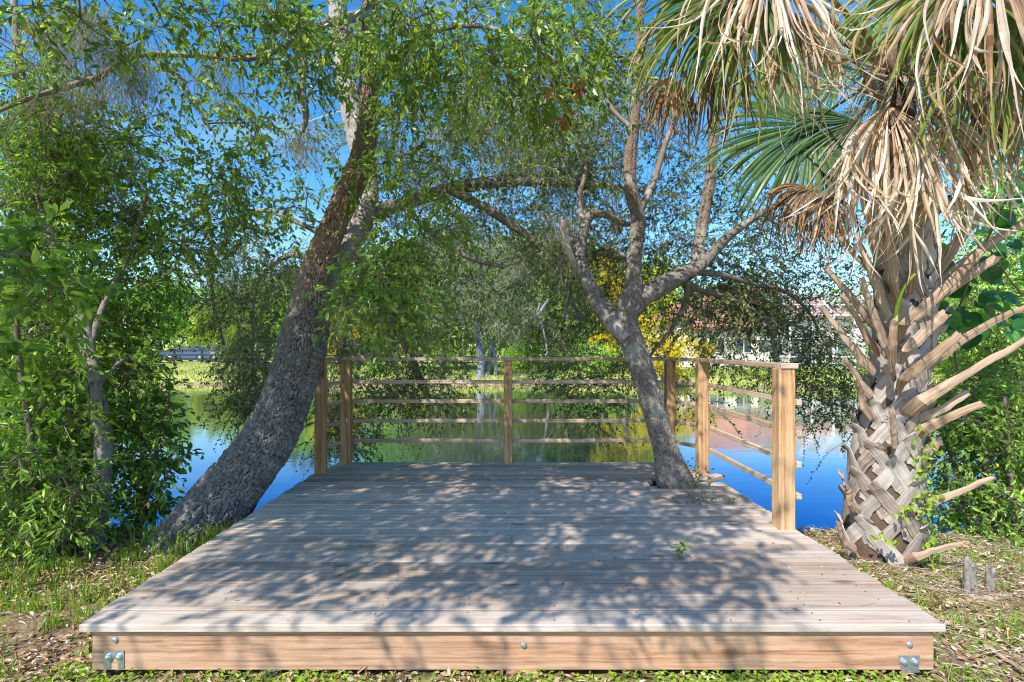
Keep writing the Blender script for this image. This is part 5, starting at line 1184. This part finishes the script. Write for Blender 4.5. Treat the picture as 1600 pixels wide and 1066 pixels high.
# the tree with the blue-white trunk
t_ = thing('white_trunk_tree', 'tree with a smooth bluish white forked trunk at the far waterline', 'tree', (float((745 - 800) * 29.2 / F), 29.2, -.3))
mb = MB(); sk = []
for pts, s in (([(752, 606, 29.2, 9), (751, 585, 29.2, 7), (752, 560, 29.2, 6.5), (748, 530, 29.2, 5.5), (743, 500, 29.2, 4.5), (742, 470, 29.2, 4), (752, 430, 29.2, 3), (756, 380, 29.2, 2)], 1), ([(756, 604, 29.3, 6), (762, 570, 29.6, 5), (770, 540, 30, 4), (778, 500, 30.2, 3.4), (790, 470, 30.3, 2.5)], 2), ([(771, 600, 29.5, 3), (775, 570, 29.6, 2.6), (768, 530, 29.8, 2.2), (778, 500, 30, 1.6)], 3), ([(743, 500, 29.2, 2.5), (728, 470, 29, 2), (712, 440, 29, 1.4)], 4), ([(752, 600, 29.2, 7), (740, 606, 28.9, 4), (725, 610, 28.7, 2)], 5)):
    C = limb(mb, pts, 12, 40, (.10, .3, .01), .2, 300 + s); sk.append(C[20:])
child(mb, 'trunk', M['bark_white'], t_, True)
Cc = blob_centers([(745, 420, 80, 70, 26.5, 31, 150), (700, 470, 30, 40, 27, 30, 45), (795, 480, 40, 50, 27, 30.5, 80), (750, 490, 40, 40, 27.5, 29, 26)])
ml = MB(); mt = MB(); sprays(ml, mt, Cc, .5, 7, 8, .45, .13, .06, .6, LEAF4, out=1., tr=.006); connect(mt, Cc, np.concatenate(sk), .04, .012, .03)
child(ml, 'crown', M['leaf_olive'], t_); child(mt, 'twigs', M['twig_pale'], t_)
t_ = thing('broken_branch', 'pale bare forked branch caught in the weeping oak right of the white trunk', 'branch', P(808, 512, 28))
mb = MB(); limb(mb, [(806, 513, 28, 1.6), (825, 500, 28, 2.2), (840, 492, 28, 2.6), (850, 478, 28, 2), (858, 466, 28, 1)], 8, 20, None, .1, 1); limb(mb, [(838, 493, 28, 2), (842, 480, 28, 1.4), (845, 468, 28, .7)], 8, 12, None, .1, 1); limb(mb, [(842, 490, 28, 1.5), (850, 520, 28, 1.5), (858, 570, 28.2, 1.6)], 8, 12, None, .1, 1)
child(mb, 'branch', M['bark_white'], t_, True)

# piling in the water at the left
t_ = thing('mooring_piling', 'reddish brown wooden piling standing in the pond at the left', 'piling', P(262, 655, 16))
b = P(262, 655, 15.5); tp = P(261, 612, 15.5); mb = MB(); tube(mb, [b - [0, 0, .6], (b + tp) / 2, tp], [.075, .072, .068], 16, 30, (.04, .3, .004), .06, 5); child(mb, 'post', M['piling'], t_, True)
mb = MB(); tube(mb, [tp - [0, 0, .02], tp + [0, 0, .012]], [.078, .07], 14, 3); child(mb, 'cap', M['twig_pale'], t_, True)

# board fence
fence = thing('board_fence', 'dark three board paddock fence along the lane beyond the far bank', 'fence', (-18, 46, .1))
fy = 46.; xs = np.arange(-44, -6, 2.4)
for k, x in enumerate(xs):
    z = float(ground_z(np.array(x), np.array(fy))); mb = MB(); board(mb, (x, fy, z - .3), (x, fy, z + 1.25), .12, .12, (0, 1, 0)); child(mb, 'post', M['fence'], fence)
for zz in (.35, .72, 1.09):
    mb = MB(); p = [(x, fy - .08, float(ground_z(np.array(x), np.array(fy))) + zz) for x in xs]
    for a, b in zip(p[:-1], p[1:]): board(mb, a, b, .03, .14, (0, 0, 1))
    child(mb, 'rail', M['fence'], fence)

# cars in the lane
def car(x, d, mat, lab, rot):
    X_ = (x - 800) * d / F; z = float(ground_z(np.array(X_), np.array(float(d)))) + .07
    t = thing('parked_car', lab, 'car', (X_, d, z), 'cars parked in the lane')
    def part(mb, n, m, par=t):
        o = mb.build(n, M[m], par, False); return o
    side = [(-2.2, .35), (-2.25, .7), (-2.1, .92), (-1.5, .98), (-.9, 1.45), (.75, 1.48), (1.45, 1.0), (2.1, .88), (2.25, .6), (2.2, .35), (1.75, .32), (1.62, .55), (1.35, .66), (1.08, .55), (.95, .32), (-.95, .32), (-1.08, .55), (-1.35, .66), (-1.62, .55), (-1.75, .32)]
    mb = MB(); prism(mb, side, -.85, .85, 1); part(mb, 'body', mat)
    for s in (-1, 1):
        mb = MB(); y_ = s * .853
        prism(mb, [(-1.25, 1.0), (-.82, 1.38), (-.1, 1.41), (-.1, 1.0)], min(y_, y_ + s * .01), max(y_, y_ + s * .01), 1); prism(mb, [(-.02, 1.0), (-.02, 1.41), (.68, 1.41), (1.22, 1.0)], min(y_, y_ + s * .01), max(y_, y_ + s * .01), 1); part(mb, 'side_window', 'glass')
        for xx in (-1.35, 1.35):
            mb = MB(); tube(mb, [(xx, s * .66, .32), (xx, s * .86, .32)], [.32, .32], 20, 3); w_ = part(mb, 'wheel', 'tyre')
            mb = MB(); tube(mb, [(xx, s * .862, .32), (xx, s * .872, .32)], [.2, .18], 14, 3); part(mb, 'rim', 'steel', w_)
    for (a, b, nm_) in (((-1.47, 1.02), (-.93, 1.43), 'rear_window'), ((1.42, 1.03), (.78, 1.45), 'windscreen')):
        mb = MB(); ox = -.012 if a[0] < 0 else .012
        V = [[a[0] + ox, -.72, a[1] + .01], [a[0] + ox, .72, a[1] + .01], [b[0] + ox, .66, b[1] + .01], [b[0] + ox, -.66, b[1] + .01]]; mb.add(V, np.array([[0, 1, 2, 3]])); part(mb, nm_, 'glass')
    for s in (-1, 1):
        mb = MB(); box(mb, (2.2, s * .65 - .16, .62), (2.26, s * .65 + .16, .76)); part(mb, 'headlight', 'white')
    t.rotation_euler = (0, 0, rot)
car(296, 50.5, 'carblue', 'blue parked car behind the fence at the left', .1)
car(326, 51.2, 'carwhite', 'pale silver parked car right of the blue one behind the fence', 2.9)
car(200, 50.8, 'cardark', 'dark parked car half hidden behind the left thicket', .05)
# small things on the far lawn
t_ = thing('lawn_bench', 'small white bench on the far lawn just above the guard rail', 'bench', P(859, 562, 40)); b = P(859, 562, 40)
z = float(ground_z(np.array(b[0]), np.array(40.)))
mb = MB()
for yy in (-.2, 0, .2): box(mb, (b[0] - .6, 40 + yy - .08, z + .43), (b[0] + .6, 40 + yy + .08, z + .47))
child(mb, 'seat', M['white'], t_)
mb = MB()
for zz in (.6, .78): box(mb, (b[0] - .6, 40.3, z + zz), (b[0] + .6, 40.34, z + zz + .12))
child(mb, 'backrest', M['white'], t_)
for s in (-1, 1):
    mb = MB(); box(mb, (b[0] + s * .5 - .04, 39.75, z), (b[0] + s * .5 + .04, 40.33, z + .43)); child(mb, 'leg', M['white'], t_)
t_ = thing('rain_barrel', 'teal barrel standing in the shade of the far oaks above the rail', 'barrel', P(921, 556, 42)); b = P(921, 556, 42); z = float(ground_z(np.array(b[0]), np.array(42.)))
mb = MB(); tube(mb, [(b[0], 42, z), (b[0], 42, z + .4), (b[0], 42, z + .9)], [.34, .42, .34], 20, 12); child(mb, 'body', M['teal'], t_, True)
mb = MB(); tube(mb, [(b[0], 42, z + .9), (b[0], 42, z + .94)], [.36, .35], 20, 3); child(mb, 'lid', M['white'], t_)

# ================================================================ house with tiled roof and pool cage
hx = lambda px, d: (px - 800) * d / F
house = thing('tiled_roof_house', 'two storey stucco house with salmon tiled hip roof beyond the pond', 'house', (22, 48, 0))
def hip(mb, x0, x1, y0, y1, z, h, ov=.6, th=.18):
    x0 -= ov; x1 += ov; y0 -= ov; y1 += ov; m = min(x1 - x0, y1 - y0) / 2; yc = (y0 + y1) / 2; xc = (x0 + x1) / 2
    if x1 - x0 > y1 - y0: r = [(x0 + m, yc), (x1 - m, yc)]
    else: r = [(xc, y0 + m), (xc, y1 - m)]
    V = [(x0, y0, z), (x1, y0, z), (x1, y1, z), (x0, y1, z), (*r[0], z + h), (*r[1], z + h), (x0, y0, z - th), (x1, y0, z - th), (x1, y1, z - th), (x0, y1, z - th)]
    if x1 - x0 > y1 - y0: q = [[0, 1, 5, 4], [2, 3, 4, 5]]; t = [[1, 2, 5], [3, 0, 4]]
    else: q = [[1, 2, 5, 4], [3, 0, 4, 5]]; t = [[0, 1, 4], [2, 3, 5]]
    q += [[6, 7, 1, 0], [7, 8, 2, 1], [8, 9, 3, 2], [9, 6, 0, 3], [9, 8, 7, 6]]
    mb.add(V, [np.array(q), np.array(t)], None, .5)
ZG = -.05
mb = MB(); box(mb, (14.5, 46, ZG - .5), (31, 56, 4.0)); box(mb, (15.5, 43.5, ZG - .5), (20.5, 45.998, 3.1)); child(mb, 'wall', M['stucco'], house)
mb = MB(); hip(mb, 14.5, 31, 46, 56, 4.2, 3.2); child(mb, 'roof', M['rooftile'], house)
mb = MB(); hip(mb, 15.5, 20.5, 43.5, 46.5, 3.25, 1.4, .5); child(mb, 'porch_roof', M['rooftile'], house)
for (x0, x1, z0, z1, yy) in ((16.4, 17.6, .9, 2.3, 43.5), (18.6, 19.8, .9, 2.3, 43.5), (21.5, 23.5, .2, 2.4, 46), (24.3, 26.3, .2, 2.4, 46), (27.5, 29.5, .2, 2.4, 46)):
    mb = MB()
    for q in ((x0 - .08, x0), (x1, x1 + .08)): box(mb, (q[0], yy - .06, z0 - .08), (q[1], yy + .02, z1 + .08))
    box(mb, (x0, yy - .06, z0 - .08), (x1, yy + .02, z0)); box(mb, (x0, yy - .06, z1), (x1, yy + .02, z1 + .08)); box(mb, ((x0 + x1) / 2 - .03, yy - .05, z0), ((x0 + x1) / 2 + .03, yy + .02, z1))
    w_ = child(mb, 'window', M['white'], house); g_ = MB(); box(g_, (x0, yy - .02, z0), (x1, yy + .01, z1)); child(g_, 'pane', M['glass'], w_)
cage = thing('pool_cage', 'white framed screened pool enclosure attached to the house by the pond', 'pool enclosure', (24.5, 42, 0))
mb = MB(); X0, X1, Y0c, Y1c, ZW, ZT = 20.4, 31.5, 38.5, 45.9, 3.9, 5.6; bw = .13
cx = np.linspace(X0, X1, 8)
def beam(a, b, w=bw): board(mb, a, b, w, w, (0, .3, 1) if abs(a[2] - b[2]) < .5 * (abs(a[0] - b[0]) + abs(a[1] - b[1])) else (0, 1, 0), .004)
for x in cx:
    for yy in (Y0c, Y1c - .1): beam((x, yy, ZG - .3), (x, yy, ZW))
    beam((x, Y0c, ZW), (x, Y0c + 1.8, ZT)); beam((x, Y0c + 1.8, ZT), (x, Y1c - 1.4, ZT)); beam((x, Y1c - 1.4, ZT), (x, Y1c - .1, ZT - .6))
for zz in (ZG + .9, 2.2, ZW):
    beam((X0, Y0c, zz), (X1, Y0c, zz), .08)
    for x in (X0, X1): beam((x, Y0c, zz), (x, Y1c - .1, zz), .08)
beam((X0, Y0c, ZW + .0), (X1, Y0c, ZW), .14); beam((X0, Y0c + .9, (ZW + ZT) / 2), (X1, Y0c + .9, (ZW + ZT) / 2), .08); beam((X0, Y0c + 1.8, ZT), (X1, Y0c + 1.8, ZT), .12); beam((X0, Y0c + 3.6, ZT), (X1, Y0c + 3.6, ZT), .08); beam((X0, Y1c - 1.4, ZT), (X1, Y1c - 1.4, ZT), .12)
for k in (0, -1): beam((cx[k], Y0c, ZW), (cx[k], Y0c, ZW), .05) if False else None
child(mb, 'frame', M['white'], cage)
mb = MB()
e = .02
mb.add([(X0, Y0c + e, ZG), (X1, Y0c + e, ZG), (X1, Y0c + e, ZW), (X0, Y0c + e, ZW)], np.array([[0, 1, 2, 3]]))
mb.add([(X0, Y0c + e, ZW), (X1, Y0c + e, ZW), (X1, Y0c + 1.8, ZT - e), (X0, Y0c + 1.8, ZT - e)], np.array([[0, 1, 2, 3]]))
mb.add([(X0, Y0c + 1.8, ZT - e), (X1, Y0c + 1.8, ZT - e), (X1, Y1c - 1.4, ZT - e), (X0, Y1c - 1.4, ZT - e)], np.array([[0, 1, 2, 3]]))
for x in (X0 + e, X1 - e): mb.add([(x, Y0c, ZG), (x, Y1c - .1, ZG), (x, Y1c - .1, ZT - .6), (x, Y1c - 1.4, ZT - e), (x, Y0c + 1.8, ZT - e), (x, Y0c, ZW)], np.array([[0, 1, 2, 3, 4, 5]]))
child(mb, 'screen', M['screen'], cage)
gw = thing('garden_wall', 'low white garden wall at the left end of the house', 'wall', (14, 40, 0)); mb = MB(); board(mb, (12.6, 40, .45), (19.8, 40, .45), .2, 1.3, (0, 0, 1), .02); child(mb, 'panel', M['stucco'], gw)
mb = MB(); board(mb, (12.55, 40, 1.13), (19.85, 40, 1.13), .28, .06, (0, 0, 1), .01); child(mb, 'coping', M['white'], gw)
